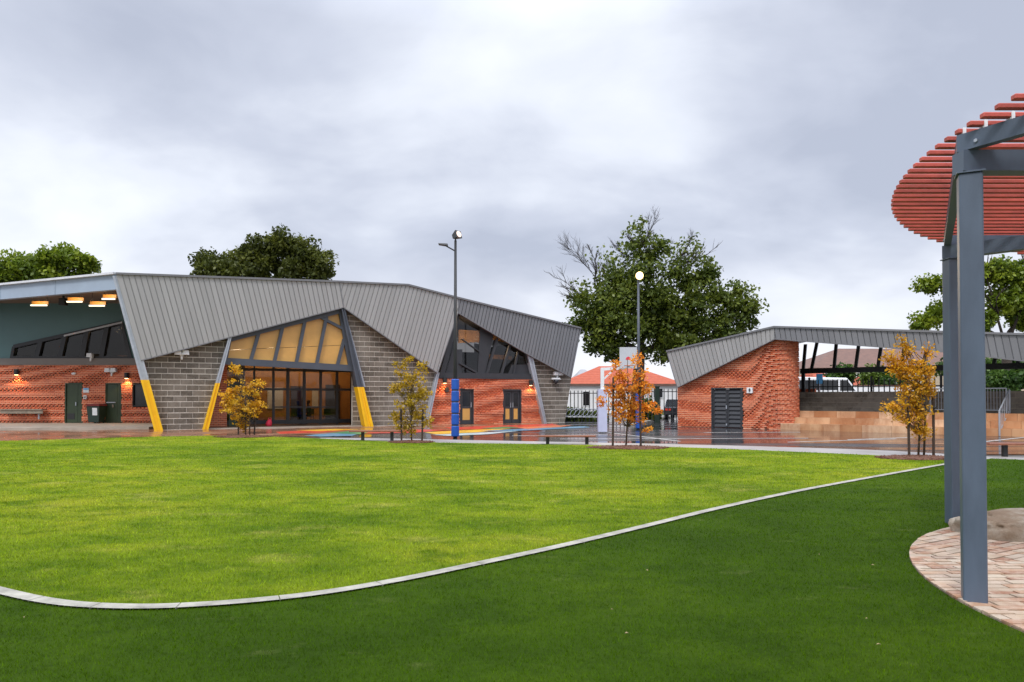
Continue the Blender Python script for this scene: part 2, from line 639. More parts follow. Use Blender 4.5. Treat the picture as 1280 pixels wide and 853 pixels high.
SKYOFF = (3.75, 1.7, 0)
n1 = wnoise(1.25, 5, .48, SKYOFF)
n2 = wnoise(4.0, 6, .55, (7.3, 2.2, 0))
mixn = wmath('ADD', wmath('MULTIPLY', n1, .82), wmath('MULTIPLY', n2, .18))
cloud = wramp(mixn, [(.38, (.40, .435, .53)), (.465, (.505, .54, .635)), (.55, (.66, .695, .775)), (.64, (.78, .81, .88))])
# paler towards the horizon
hz = wramp(sep.outputs[2], [(0.0, 1.0), (.20, .0)])
cloud = wmix(wmath('MULTIPLY', hz, .75), cloud, (.74, .745, .80))
# an overcast sky is about three times brighter overhead than at the horizon
zen = N('ShaderNodeMapRange'); zen.inputs['From Min'].default_value = .46; zen.inputs['From Max'].default_value = .95
zen.inputs['To Min'].default_value = 1.0; zen.inputs['To Max'].default_value = 3.4
nt.links.new(sep.outputs[2], zen.inputs[0])
cloud = wmix(1.0, cloud, zen.outputs[0], 'MULTIPLY')
skyd = wmix(1.0, sky.outputs[0], (.10, .10, .10), 'MULTIPLY')
col = wmix(.06, cloud, skyd)
nt.links.new(col, bg.inputs[0])
bg.inputs[1].default_value = 1.0
nt.links.new(bg.outputs[0], out.inputs[0])

sl = bpy.data.lights.new('sun', 'SUN')
sl.energy = 1.5
sl.angle = math.radians(14)
sl.color = (1, .96, .90)
so = bpy.data.objects.new('sun', sl)
C.objects.link(so)
sd = Vector((math.sin(SUN_AZ) * math.cos(SUN_EL), math.cos(SUN_AZ) * math.cos(SUN_EL), math.sin(SUN_EL)))
so.rotation_euler = sd.to_track_quat('Z', 'Y').to_euler()
so.location = sd * 60
SC.view_settings.view_transform = 'Standard'
SC.view_settings.look = 'None'
SC.view_settings.exposure = 0.42
SC.view_settings.gamma = 1
SC.view_settings.use_curve_mapping = False
SC.cycles.use_denoising = True
SC.cycles.max_bounces = 8
SC.cycles.transparent_max_bounces = 16


def lamp(name, kind, loc, energy, col, parent=None, size=.1, rot=None):
    d = bpy.data.lights.new(name, kind)
    d.energy = energy; d.color = col
    if kind == 'AREA': d.size = size
    else: d.shadow_soft_size = size
    o = bpy.data.objects.new(name, d)
    C.objects.link(o)
    if parent is not None:
        o.parent = parent
        o.location = Vector(loc) - Vector(WLOC[parent.name])
    else:
        o.location = loc
    if rot: o.rotation_euler = rot
    return o
# ================================================================== GROUND
def smooth_path(pts, n=8):
    """Catmull-Rom through 2D points"""
    out = []
    P = [Vector((p[0], p[1])) for p in pts]
    for i in range(len(P) - 1):
        a, b, c, d = P[max(i - 1, 0)], P[i], P[i + 1], P[min(i + 2, len(P) - 1)]
        for k in range(n):
            t = k / n
            out.append(.5 * ((2 * b) + (c - a) * t + (2 * a - 5 * b + 4 * c - d) * t * t + (3 * b - a - 3 * c + d) * t ** 3))
    out.append(P[-1])
    return [(p.x, p.y) for p in out]


G2 = lambda x, y, z=0.0: tuple(gnd(x, y, z)[:2])

ring = [(700 * math.cos(2 * PI * i / 64), 700 * math.sin(2 * PI * i / 64)) for i in range(64)]
tag(MB().flat(ring, -.03).build('ground', M['earth']), kind='structure')

edge_px = [(-420, 640), (-200, 687), (-80, 722), (0, 744), (60, 757), (120, 763), (200, 764), (300, 758), (400, 747), (500, 730), (600, 709), (700, 687), (800, 663), (900, 638), (1000, 616), (1100, 597), (1177, 583), (1200, 579)]
edge = smooth_path([G2(x, y) for x, y in edge_px], 8)
far_px = [(-420, 561), (0, 552), (110, 549), (200, 546.5), (300, 545.5), (400, 549), (500, 553), (600, 555), (700, 556.5), (850, 560), (1000, 566), (1100, 570.5), (1200, 576)]
far = smooth_path([G2(x, y) for x, y in far_px], 6)
lawn_poly = edge + far[::-1]
tag(MB().flat(lawn_poly, .020).build('lawn', M['lawn']), kind='structure')

# synthetic turf: everything on the near side of the concrete edging
turf_far = [edge[-1], G2(1240, 574.5), G2(1300, 577), (30, 17.0), (30, -12), (-30, -12), (-30, edge[0][1])]
turf_poly = edge + turf_far[1:]
tag(MB().flat(turf_poly, .024).build('synthetic_turf', M['turf']), kind='structure')

# concrete edging strip between the two
mb = MB()
ev = [Vector(p) for p in edge]
L_, R_ = [], []
for i, p in enumerate(ev):
    d = (ev[min(i + 1, len(ev) - 1)] - ev[max(i - 1, 0)]).normalized()
    nrm = Vector((-d.y, d.x)) * .062
    L_.append(p + nrm); R_.append(p - nrm)
for i in range(len(ev) - 1):
    q = [L_[i], R_[i], R_[i + 1], L_[i + 1]]
    if i % 10 == 9:      # a joint every few steps
        cut = .008 / max(.05, (L_[i + 1] - L_[i]).length)
        q = [L_[i], R_[i], R_[i + 1].lerp(R_[i], cut), L_[i + 1].lerp(L_[i], cut)]
    b = len(mb.v)
    mb.v += [(a.x, a.y, .040) for a in q] + [(a.x, a.y, -.02) for a in q]
    for f in ((3, 2, 1, 0), (0, 1, 5, 4), (2, 3, 7, 6)):
        mb.face([b + k for k in f][::-1])
tag(mb.build('concrete_edging', M['concrete']), kind='structure')

# asphalt court, red paving beside the hall, pale footpath along the lawn
court = [(-60, 20), (60, 20), (60, 64), (-60, 64)]
tag(MB().flat(court, 0.0).build('asphalt_court', M['asphalt']), kind='structure')
pave = [G2(-400, 575), G2(0, 553), G2(110, 550), G2(220, 547.5), G2(300, 546.5), G2(400, 546), G2(470, 541), G2(560, 538), G2(690, 533.5), G2(700, 528), G2(560, 525), G2(300, 527), (-36, 44)]
tag(MB().flat(pave, .005).build('paving', M['paving']), kind='structure')
fp_in = smooth_path([G2(x, y, .012) for x, y in [(400, 547.5), (500, 548.5), (600, 550.5), (700, 552.5), (850, 555.5), (1000, 559.5), (1100, 563), (1200, 568.5), (1300, 573), (1420, 579)]], 5)
fp_out = [(p[0], p[1]) for p in smooth_path([G2(x, y, .012) for x, y in [(400, 551), (500, 554), (600, 556), (700, 557.5), (850, 561), (1000, 567.5), (1100, 572), (1200, 579), (1300, 584), (1420, 592)]], 5)]
tag(MB().flat(fp_in + fp_out[::-1], .012).build('footpath', M['path']), kind='structure')

# painted shapes of the playground and white court lines
def paint(key, pts, z):
    mats.setdefault(key, MB()).flat([G2(x, y, z) for x, y in pts], z)


mats = {}
paint('p_red', [(345, 540), (400, 537.5), (440, 537.5), (400, 541), (350, 542.5)], .010)
paint('p_yellow', [(368, 538), (418, 536.3), (452, 536.8), (400, 539.2)], .014)
paint('p_blue', [(380, 544.5), (420, 541.2), (452, 541.2), (440, 545), (400, 546)], .010)
paint('p_green', [(412, 541.5), (440, 538.8), (462, 539.8), (452, 543.2)], .014)
paint('p_red', [(440, 540), (520, 537), (560, 537.5), (520, 541), (450, 542.2)], .010)
paint('p_red', [(556, 534.6), (640, 531.6), (690, 530), (700, 532), (640, 535.4), (570, 537.6)], .010)
paint('p_yellow', [(530, 540.5), (590, 537.4), (640, 535.6), (600, 540.4), (545, 543)], .012)
paint('p_pale', [(540, 543.6), (600, 540.8), (650, 538.6), (610, 543), (560, 545)], .012)
paint('p_blue', [(600, 538.8), (650, 536.2), (702, 534.2), (730, 533), (738, 534.4), (690, 536.6), (640, 539.2)], .014)
paint('p_orange', [(640, 534.6), (690, 532.2), (716, 531.6), (700, 534), (660, 536.2)], .016)
paint('p_green', [(600, 535.4), (628, 533.6), (650, 534.2), (620, 536.6)], .018)
for k, b in mats.items():
    tag(b.build('court_painting', M[k]), kind='structure')
mb = MB()
for a, b2, wd in (((700, 549), (1010, 548), .08), ((880, 541), (1000, 540.5), .08), ((985, 553), (1120, 549), .08), ((1060, 550), (1140, 547), .08), ((760, 541), (850, 552), .08), ((1225, 553), (1290, 546), .09), ((640, 545), (760, 543.5), .07)):
    mb.bar((*G2(*a), .006), (*G2(*b2), .006), wd, .004)
tag(mb.build('court_lines', M['line']), kind='structure')

# mulch beds round the saplings
def disc(cx, cy, rx, ry, n=28, wob=.08, seed=0):
    r = random.Random(seed)
    ph = [r.uniform(0, 6.28) for _ in range(3)]
    return [(cx + rx * (1 + wob * math.sin(3 * a + ph[0]) + wob * .6 * math.sin(7 * a + ph[1])) * math.cos(a),
             cy + ry * (1 + wob * math.sin(4 * a + ph[2])) * math.sin(a)) for a in [2 * PI * i / n for i in range(n)]]


for i, (px, py, rx, ry) in enumerate([(305, 547, 1.15, .8), (514, 554, .8, .55), (786, 561, 1.25, .75), (1148, 574, 1.1, .62)]):
    c = gnd(px, py)
    mb = MB()
    pl = disc(c.x, c.y, rx, ry, seed=i)
    b = len(mb.v)
    mb.v += [(x, y, .03) for x, y in pl] + [(c.x + (x - c.x) * .6, c.y + (y - c.y) * .6, .075) for x, y in pl] + [(c.x, c.y, .085)]
    n = len(pl)
    for k in range(n):
        mb.face([k, (k + 1) % n, n + (k + 1) % n, n + k]); mb.face([n + k, n + (k + 1) % n, 2 * n])
    # loose chips
    rr = random.Random(i)
    for k in range(420):
        a, q = rr.uniform(0, 6.28), rr.random() ** .5
        x, y = c.x + rx * q * math.cos(a), c.y + ry * q * math.sin(a)
        ang, l2 = rr.uniform(0, 3.14), rr.uniform(.02, .06)
        z = .035 + .05 * (1 - q)
        mb.bar((x - l2 * math.cos(ang), y - l2 * math.sin(ang), z), (x + l2 * math.cos(ang), y + l2 * math.sin(ang), z + rr.uniform(0, .03)), .025, .012)
    tag(mb.build('mulch_bed', M['mulch']), kind='structure')

# ------------------------------------------------------------------ grass blades (stuff)
def in_poly(x, y, poly):
    inside = np.zeros(len(x), bool)
    px = np.array([p[0] for p in poly]); py = np.array([p[1] for p in poly])
    j = len(px) - 1
    for i in range(len(px)):
        c = ((py[i] > y) != (py[j] > y)) & (x < (px[j] - px[i]) * (y - py[i]) / (py[j] - py[i] + 1e-12) + px[i])
        inside ^= c
        j = i
    return inside


PC, PR = (7.80, 5.02), 4.38      # centre and radius of the paved circle under the pergola


def blades(name, n, d0, d1, poly, hgt, mat, wid, z, seed, keep_out=True):
    g = np.random.default_rng(seed)
    d = d0 * (d1 / d0) ** g.random(n)
    x = (g.random(n) * 2 - 1) * (d * .95 + 2.5)
    k = in_poly(x, d, poly)
    if keep_out:
        k &= (x - PC[0]) ** 2 + (d - PC[1]) ** 2 > (PR + .01) ** 2
    # off the concrete strip
    E = np.array(edge)
    x, d = x[k], d[k]
    near = np.full(len(x), 9.)
    for i in range(0, len(E) - 1):
        a, b = E[i], E[i + 1]
        ab = b - a
        tt = np.clip(((x - a[0]) * ab[0] + (d - a[1]) * ab[1]) / (ab @ ab), 0, 1)
        near = np.minimum(near, np.hypot(x - a[0] - tt * ab[0], d - a[1] - tt * ab[1]))
    k = near > .040 + .03 * g.random(len(near))
    x, d = x[k], d[k]
    m = len(x)
    ang = g.random(m) * 2 * PI
    h = hgt * (.6 + .7 * g.random(m))
    wv = wid * (.7 + .6 * g.random(m)) * np.clip(d / 5, .8, 4)
    lean = h * (.2 + .9 * g.random(m))
    la = g.random(m) * 2 * PI
    V = np.zeros((m, 3, 3), np.float32)
    V[:, 0] = np.stack([x - wv * np.cos(ang), d - wv * np.sin(ang), np.full(m, z)], 1)
    V[:, 1] = np.stack([x + wv * np.cos(ang), d + wv * np.sin(ang), np.full(m, z)], 1)
    V[:, 2] = np.stack([x + lean * np.cos(la), d + lean * np.sin(la), z + h], 1)
    F = np.arange(m * 3).reshape(m, 3)
    tag(np_mesh(name, V.reshape(-1, 3), F, mat, g.random(m)), kind='stuff')


blades('turf_grass', 560000, 2.6, 22, turf_poly, .022, M['turf_blade'], .0022, .022, 1)
blades('lawn_grass', 520000, 5.0, 32, lawn_poly, .026, M['lawn_blade'], .0026, .018, 2)

# ------------------------------------------------------------------ fallen leaves on the grass
mb = MB()
rr = random.Random(3)
for k in range(34):
    d = rr.uniform(4, 20); x = rr.uniform(-.7, .7) * d
    a = rr.uniform(0, 6.28); s = rr.uniform(.008, .018)
    mb.add([(x + s * math.cos(a), d + s * math.sin(a), .05), (x + s * .6 * math.cos(a + 1.6), d + s * .6 * math.sin(a + 1.6), .058), (x - s * math.cos(a), d - s * math.sin(a), .052), (x + s * .6 * math.cos(a - 1.6), d + s * .6 * math.sin(a - 1.6), .056)], [[0, 1, 2, 3]], rr.random())
M['dryleaf'] = simple('dry_leaf', (.36, .27, .15), .7, .3, 20, tint=.4)
tag(mb.build('fallen_leaves', M['dryleaf']), kind='stuff')

# ------------------------------------------------------------------ paved circle under the pergola
circ = [(PC[0] + PR * math.cos(2 * PI * i / 96), PC[1] + PR * math.sin(2 * PI * i / 96)) for i in range(96)]
mb = MB()
rr = random.Random(11)
# wedge-shaped fields of coursed pavers, each laid square to its own bisector
for k in range(6):
    a0, a1 = PI / 6 + k * PI / 3, PI / 6 + (k + 1) * PI / 3
    am = (a0 + a1) / 2
    wedge = [PC, (PC[0] + 6 * math.cos(a0), PC[1] + 6 * math.sin(a0)), (PC[0] + 6 * math.cos(a1), PC[1] + 6 * math.sin(a1))]
    ux, uy = (math.cos(am), math.sin(am)) if k in (2, ) else (-math.sin(am), math.cos(am))
    vx, vy = -uy, ux
    v = -5.0
    while v < 5.0:
        hgt = rr.uniform(.085, .125)
        u = -5.0 - rr.random() * .3
        while u < 5.0:
            ln = rr.choice([.2, .23, .23, .23, .3, .42])
            g = .007
            q = [(u + g, v + g), (u + ln - g, v + g), (u + ln - g, v + hgt - g), (u + g, v + hgt - g)]
            q = [(PC[0] + ux * a + vx * b, PC[1] + uy * a + vy * b) for a, b in q]
            if min(math.hypot(a - PC[0], b - PC[1]) for a, b in q) < PR:
                q = clip(ccw(q), wedge)
                if len(q) >= 3: q = clip(q, circ)
                if len(q) >= 3 and abs(area(q)) > 4e-4:
                    h2 = .048 + rr.uniform(-.004, .005)
                    mb.zprism(q, .0, h2, rr.random())
            u += ln
        v += hgt
tag(mb.build('paved_circle', M['paver']), kind='structure')
M['joint'] = simple('sand_joint', (.20, .15, .11), .95, .3, 12)
tag(MB().zprism(circ, -.01, .036).build('paving_bed', M['joint']), kind='structure')

# ================================================================== PERGOLA
per = empty('pergola', (PC[0], PC[1], 0), 'round pergola of red slats on blue grey steel posts beside the dark turf', 'pergola')
P1 = gnd(1218, 757); P2 = gnd(1188, 657)
side = (P2 - P1).length
hc = Vector((P1.x + side, P1.y, 0))
STR = 2.6      # the ring is longer than it is wide
hexp = [Vector((hc.x + side * math.cos(PI - k * PI / 3), hc.y + side * math.sin(PI - k * PI / 3), 0)) for k in range(6)]
hexp = [p_ + Vector((STR, 0, 0)) if p_.x > hc.x + .1 else p_ for p_ in hexp]
hc = hc + Vector((STR / 2, 0, 0))   # 0 = nearest visible, 1 = behind it
pw = .080
zb = at_depth(1218, 219, P1.y).z           # underside of the spokes
zs = at_depth(1218, 191, P1.y).z           # top of the spokes / underside of ring
zr = at_depth(1218, 170, P1.y).z           # top of the ring
for k, h in enumerate(hexp):
    mb = MB()
    ra = math.radians((64, 0, 30, 60, 0, 30)[k])
    pc = lambda r_: [(h.x + r_ * math.sqrt(2) * math.cos(ra + PI / 4 + i * PI / 2), h.y + r_ * math.sqrt(2) * math.sin(ra + PI / 4 + i * PI / 2)) for i in range(4)]
    mb.zprism(pc(pw), .02, zb)
    o = mb.build('post', M['pergola'], per)
    bv = o.modifiers.new('bevel', 'BEVEL'); bv.width = .012; bv.segments = 2
    cp = MB().zprism(pc(pw + .014), zb, zb + .012)
    cp.build('cap_plate', M['pergola'], o)
def ibeam(mb, p, q, wd, z0, z1):
    hgt = z1 - z0
    p, q = Vector(p), Vector(q)
    for a, b, ww in ((z0, z0 + .012, wd), (z1 - .012, z1, wd), (z0 + .012, z1 - .012, .012)):
        mb.bar((p.x, p.y, (a + b) / 2), (q.x, q.y, (a + b) / 2), ww, b - a)


RO = 1 + .04 / side
hexr = [hc + (p_ - hc) * RO for p_ in hexp]
for k in range(6):
    h, g = hexr[k], hexr[(k + 1) % 6]
    mb = MB()
    d = (g - h).normalized()
    # box-section ring beam on top of the spokes
    mb.bar((h.x - d.x * .02, h.y - d.y * .02, (zs + zr) / 2 + .002), (g.x + d.x * .02, g.y + d.y * .02, (zs + zr) / 2 + .002), .075, zr - zs)
    o = mb.build('ring_beam', M['pergola'], per)
    pp = g - d * .12
    sg = 1 if (pp - hc).dot(Vector((d.y, -d.x, 0))) > 0 else -1
    MB().tube([(pp.x + sg * d.y * .036, pp.y - sg * d.x * .036, zs + .05), (pp.x + sg * d.y * .05, pp.y - sg * d.x * .05, zs + .05)], .014, 6).build('bolt', M['galv'], o)
    # spoke from the post to the hub
    mb = MB()
    h = hexp[k]
    dd = (hc - h).normalized()
    s0, s1 = h - dd * .09, hc - dd * .16
    mb.bar((s0.x, s0.y, (zb + .014 + zs) / 2), (s1.x, s1.y, (zb + .014 + zs) / 2), .14, zs - zb - .014)
    mb.build('spoke_beam', M['pergola'], per)
MB().tube([(hc.x, hc.y, zb - .02), (hc.x, hc.y, zs - .002)], .17, 24).build('hub', M['pergola'], per)
# lower tie between the outer posts (the rear one shows behind the near post)
# slats: one mesh of parallel bars trimmed to a circle
mb, sp = MB(), MB()
SCX, SCY, SR = 8.74, 5.13, 5.28
y = SCY - SR + .05
rr = random.Random(5)
while y < SCY + SR:
    hw = math.sqrt(max(0, SR * SR - (y - SCY) ** 2))
    if hw > .3:
        x0, x1 = SCX - hw, SCX + hw
        mb.box(x0, x1, y - .026, y + .026, zr + .022, zr + .060, rr.random())
    y += .161
o = mb.build('slat_canopy', M['red_slat'], per)
bv = o.modifiers.new('bevel', 'BEVEL'); bv.width = .006; bv.segments = 1
# white spacers clipping each slat to the ring
for k in range(6):
    h, g = hexr[k], hexr[(k + 1) % 6]
    y = SCY - SR + .05
    while y < SCY + SR:
        if abs(g.y - h.y) > .1 and abs(y - SCY) < SR - .02 and min(h.y, g.y) < y < max(h.y, g.y):
            t_ = (y - h.y) / (g.y - h.y)
            x = h.x + (g.x - h.x) * t_
            if abs(x - SCX) > math.sqrt(SR * SR - (y - SCY) ** 2) - .03:
                y += .161; continue
            sp = MB().box(x - .012, x + .012, y - .034, y + .034, zr, zr + .0225)
            sp.box(x - .012, x + .012, y - .034, y - .0272, zr + .022, zr + .063)
            sp.build('spacer', M['spacer'], per)
        y += .161

# ------------------------------------------------------------------ boulders under the pergola
from mathutils import noise as mnoise
def boulder(name, c, sx, sy, sz, rot, seed, label):
    import bmesh
    bm = bmesh.new()
    bmesh.ops.create_icosphere(bm, subdivisions=5, radius=1)
    for v in bm.verts:
        p = v.co.copy()
        # squarish block with rounded corners
        q = Vector([math.copysign(abs(k) ** .55, k) for k in p])
        q = q * (1 / max(.9, q.length / 1.25))
        n1 = mnoise.noise(p * 1.3 + Vector((seed, 0, 0))) * .24 + mnoise.noise(p * 4 + Vector((0, seed, 0))) * .09 + mnoise.noise(p * 11) * .035 + mnoise.noise(p * 24) * .015
        q = q * (1 + n1)
        v.co = Vector((q.x * sx, q.y * sy, q.z * sz))
    for f in bm.faces: f.smooth = True
    me = bpy.data.meshes.new(name)
    bm.to_mesh(me); bm.free()
    me.materials.append(M['boulder'])
    o = bpy.data.objects.new(name, me)
    C.objects.link(o)
    o.location = c; o.rotation_euler = (0, 0, rot)
    tag(o, label, 'boulder')
    return o


b1 = gnd(1270, 684)
boulder('boulder', (b1.x + .48, b1.y + .48, .07), .62, .40, .19, .06, 3.3, 'flat topped sandstone boulder on the paved circle behind the blue grey post')
# ================================================================== MAIN HALL
fa, fb = gnd(199, 538.2), gnd(694, 528.6)
ang = math.atan2(fb.y - fa.y, fb.x - fa.x)
FW = Wall(fa.x, fa.y, ang)
hall = empty('school_hall', (fa.x, fa.y, 0), 'hall of folded grey metal panels over red brick and grey block with yellow column bases', 'building')


def poly_rect_holes(course_z0, course_z1, s0, s1, holes):
    iv = [(s0, s1)]
    zc = (course_z0 + course_z1) / 2
    for h0, h1, z0, z1 in holes:
        if z0 < zc < z1:
            nv = []
            for a, b in iv:
                if h1 <= a or h0 >= b: nv.append((a, b)); continue
                if a < h0: nv.append((a, h0))
                if h1 < b: nv.append((h1, b))
            iv = nv
    return iv


def masonry(wl, poly, course, blen, joint, holes=(), twist=None, off=0.0, seed=0, depth=.10, proud=.0, zbase=None):
    """real units laid in courses; returns (units, mortar) builders"""
    r = random.Random(seed)
    poly = ccw(poly)
    U, J = MB(), MB()
    zmin, zmax = min(p[1] for p in poly), max(p[1] for p in poly)
    smin, smax = min(p[0] for p in poly), max(p[0] for p in poly)
    z = zmin if zbase is None else zbase
    k = 0
    while z < zmax:
        for a, b in poly_rect_holes(z, z + course, smin, smax, holes):
            s = a - (blen / 2 if k % 2 else 0) - (a - smin) % blen
            while s < b:
                s0, s1 = max(s, a), min(s + blen - joint * .7, b)
                if s1 - s0 > .03:
                    q0 = [(s0, z + joint), (s1, z + joint), (s1, z + course), (s0, z + course)]
                    q = clip(q0, poly)
                    qj = clip([(s0 - joint * .35, z), (s1 + joint * .35, z), (s1 + joint * .35, z + joint), (s0 - joint * .35, z + joint)], poly)
                    if len(q) >= 3 and abs(area(q)) > .0008:
                        full = len(q) == 4 and abs(area(q) - (s1 - s0) * (course - joint)) < 1e-5 and s1 - s0 > blen * .6
                        th, dn = twist((s0 + s1) / 2, z) if twist else (0, 0)
                        if not full: th = 0
                        tn = r.random()
                        if len(qj) >= 3: J.wprism(wl, qj, off - depth, off + dn - (.003 if abs(th) < .05 else .035))
                        if abs(th) > .05:
                            sc, nc = (s0 + s1) / 2, off + dn - .05
                            hs, hn = (s1 - s0) / 2, .05
                            cs = [(-hs, -hn), (hs, -hn), (hs, hn), (-hs, hn)]
                            cs = [(sc + x * math.cos(th) - y * math.sin(th), nc + x * math.sin(th) + y * math.cos(th)) for x, y in cs]
                            lo = [wl.P(x, z + joint, n) for x, n in cs]
                            hi = [wl.P(x, z + course, n) for x, n in cs]
                            U.prism3(lo[::-1], hi[::-1], tn)
                        else:
                            U.wprism(wl, q, off - depth, off + dn + r.uniform(-.003, .004), tn)
                s += blen
        z += course
        k += 1
    return U, J


BR = dict(course=.100, blen=.225, joint=.027)


def back_slab(wl, poly, n0, n1, holes=()):
    """plain wall behind the units, cut into vertical strips round the openings"""
    mb = MB()
    poly = ccw(poly)
    smin, smax = min(p[0] for p in poly), max(p[0] for p in poly)
    zmin, zmax = min(p[1] for p in poly) - 1, max(p[1] for p in poly) + 1
    cuts = sorted({smin, smax, *[h[0] for h in holes], *[h[1] for h in holes]})
    if isinstance(wl, BentWall):
        cuts = sorted(set(cuts) | {smin + (smax - smin) * i / 60 for i in range(61)})
    for a, b in zip(cuts, cuts[1:]):
        if b - a < 1e-4: continue
        zz = [(zmin, zmax)]
        for h0, h1, z0, z1 in holes:
            if h0 < (a + b) / 2 < h1:
                zz = [(x, y) for lo, hi in zz for x, y in ((lo, min(hi, z0)), (max(lo, z1), hi)) if y > x]
        for lo, hi in zz:
            q = clip([(a, lo), (b, lo), (b, hi), (a, hi)], poly)
            if len(q) >= 3 and abs(area(q)) > 1e-4: mb.wprism(wl, q, n0, n1)
    return mb


def snap(poly, z0=0.0):
    return [(a, z0 if abs(z - z0) < .45 else z) for a, z in poly]


# ---------------- folded metal panels
O1 = .45
top = [(145, 343), (424, 353), (510, 357), (572, 373), (726, 411)]
b0, b1, b2, b3, b4, b5 = (176, 451), (429.5, 384.5), (547, 466.5), (572.5, 391), (659, 442.5), (714, 471.8)


def pans(wl, poly, dirv, pitch, gap, n0, n1, mat, name, parent, seed=0):
    """standing pans clipped to a panel, the gaps between them left as real grooves"""
    r = random.Random(seed)
    poly = ccw(poly)
    mb = MB()
    mb.wprism(wl, poly, n0, n1 - .05)
    d = Vector(dirv).normalized()
    nx = Vector((-d.y, d.x))
    pr = [Vector(p).dot(nx) for p in poly]
    a = min(pr)
    while a < max(pr):
        c0, c1 = nx * (a + gap / 2), nx * (a + pitch - gap / 2)
        q = [tuple(c0 - d * 99), tuple(c0 + d * 99), tuple(c1 + d * 99), tuple(c1 - d * 99)]
        q = clip(poly, q)
        if len(q) >= 3 and abs(area(q)) > .002: mb.wprism(wl, q, n1 - .055, n1 + r.uniform(-.004, .004), r.random())
        a += pitch
    return mb.build(name, mat, parent)


A = FW.poly([top[0], top[1], b1, b0], O1)
Bp = FW.poly([top[1], top[2], top[3], b3, b2, b1], O1)
Cp = FW.poly([top[3], top[4], b5, b4, b3], O1)
vec = lambda p, q: (q[0] - p[0], q[1] - p[1])
# panel A fans, so build its pans between top and bottom edges
mb = MB()
mb.wprism(FW, A, O1 - .15, O1 - .05)
NP = 42
rr = random.Random(2)
L2 = lambda p, q, t_: (p[0] + (q[0] - p[0]) * t_, p[1] + (q[1] - p[1]) * t_)
for i in range(NP):
    t0, t1 = (i + .075) / NP, (i + .925) / NP
    mb.wprism(FW, [L2(A[0], A[1], t0), L2(A[0], A[1], t1), L2(A[3], A[2], t1), L2(A[3], A[2], t0)], O1 - .055, O1 + rr.uniform(-.004, .004), rr.random())
mb.build('roof_panel', M['clad'], hall)
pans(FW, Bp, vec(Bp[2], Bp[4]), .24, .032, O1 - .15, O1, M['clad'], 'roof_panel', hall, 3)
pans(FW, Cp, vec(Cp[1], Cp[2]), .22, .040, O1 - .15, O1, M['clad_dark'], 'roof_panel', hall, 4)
# cappings along the ridge and trims along the lower edges
mb = MB()
tp = FW.poly(top, O1)
for p, q in zip(tp, tp[1:]):
    mb.bar(FW.P(p[0], p[1] + .03, O1 - .06), FW.P(q[0], q[1] + .03, O1 - .06), .30, .10)
mb.build('ridge_capping', M['cap'], hall)
mb = MB()
for pa, pb in ((b0, b1), (b1, b2), (b3, b4), (b4, b5), (b3, b2)):
    p, q = FW.uv(*pa, O1), FW.uv(*pb, O1)
    mb.bar(FW.P(p[0], p[1], O1 - .08), FW.P(q[0], q[1], O1 - .08), .17, .05)
p, q = FW.uv(*top[4], O1), FW.uv(*b5, O1)
mb.bar(FW.P(p[0], p[1], O1 - .08), FW.P(q[0], q[1], O1 - .08), .17, .06)
mb.bar(FW.P(*tp[1], O1), FW.P(*FW.uv(*b1, O1), O1), .05, .05)
mb.build('panel_trim', M['cap'], hall)

# roof and shell behind the facade
DEP = 11.0
SE = FW.uv(700, 500, 0)[0]
mb = MB()
for p, q in zip(tp, tp[1:]):
    lo = [FW.P(p[0], p[1] - .10, O1 - .16), FW.P(q[0], q[1] - .10, O1 - .16), FW.P(q[0], q[1] - .5, -DEP), FW.P(p[0], p[1] - .5, -DEP)]
    mb.prism3(lo, [(x, y, z + .14) for x, y, z in lo])
mb.build('roof', M['clad_dark'], hall)
sA = FW.uv(216, 500, 0)[0]
ztop = lambda s: float(np.interp(s, [p[0] for p in tp], [p[1] for p in tp]))
mb = MB()
# back wall with two clerestory openings that show the sky through the hall
holes = []
for (x0, y0, x1, y1) in ((570, 427, 594, 440), (619, 427, 633, 443), (641, 432, 646, 440)):
    a = FW.uv(x0, y1, -DEP); c = FW.uv(x1, y0, -DEP)
    holes.append((a[0], c[0], a[1], c[1]))
bw = [(sA, -.1), (SE + .3, -.1)] + [(p[0], p[1] - .52) for p in tp[::-1] if sA < p[0] < SE + .3]
bw.insert(2, (SE + .3, ztop(SE + .3) - .52)); bw.append((sA, ztop(sA) - .52))
hb = back_slab(FW, bw, -DEP - .2, -DEP, holes)
hb.wprism(FW, [(SE + .1, -.1), (SE + .35, -.1), (SE + .35, ztop(SE) - .75), (SE + .1, ztop(SE) - .75)], -DEP, -.3)
hb.wprism(FW, [(sA, -.1), (sA + .2, -.1), (sA + .2, ztop(sA) - .6), (sA, ztop(sA) - .6)], -DEP, -.3)
hb.build('back_wall', M['interior'], hall)
fl = [FW.P(sA + .2, 0, -.3), FW.P(SE, 0, -.3), FW.P(SE, 0, -DEP), FW.P(sA + .2, 0, -DEP)]
MB().zprism(fl, .02, .06).build('interior_floor', M['room'], hall)

# ---------------- block walls
def wall_of(name, px_poly, unit, mort, kw, holes=(), twist=None, seed=0, wl=FW, off=0.0, snapz=0.0, parent=hall, poly=None, mslab=None):
    pl = poly or snap(wl.poly(px_poly, off), snapz)
    U, J = masonry(wl, pl, holes=holes, twist=twist, seed=seed, off=off, zbase=snapz, **kw)
    o = U.build(name, M[unit], parent)
    bs = back_slab(wl, pl, off - .28, off - (.014 if not twist else .099), holes)
    bs.build('backing', M[mslab or mort], o)
    J.build('mortar', M[mort], o)
    return o


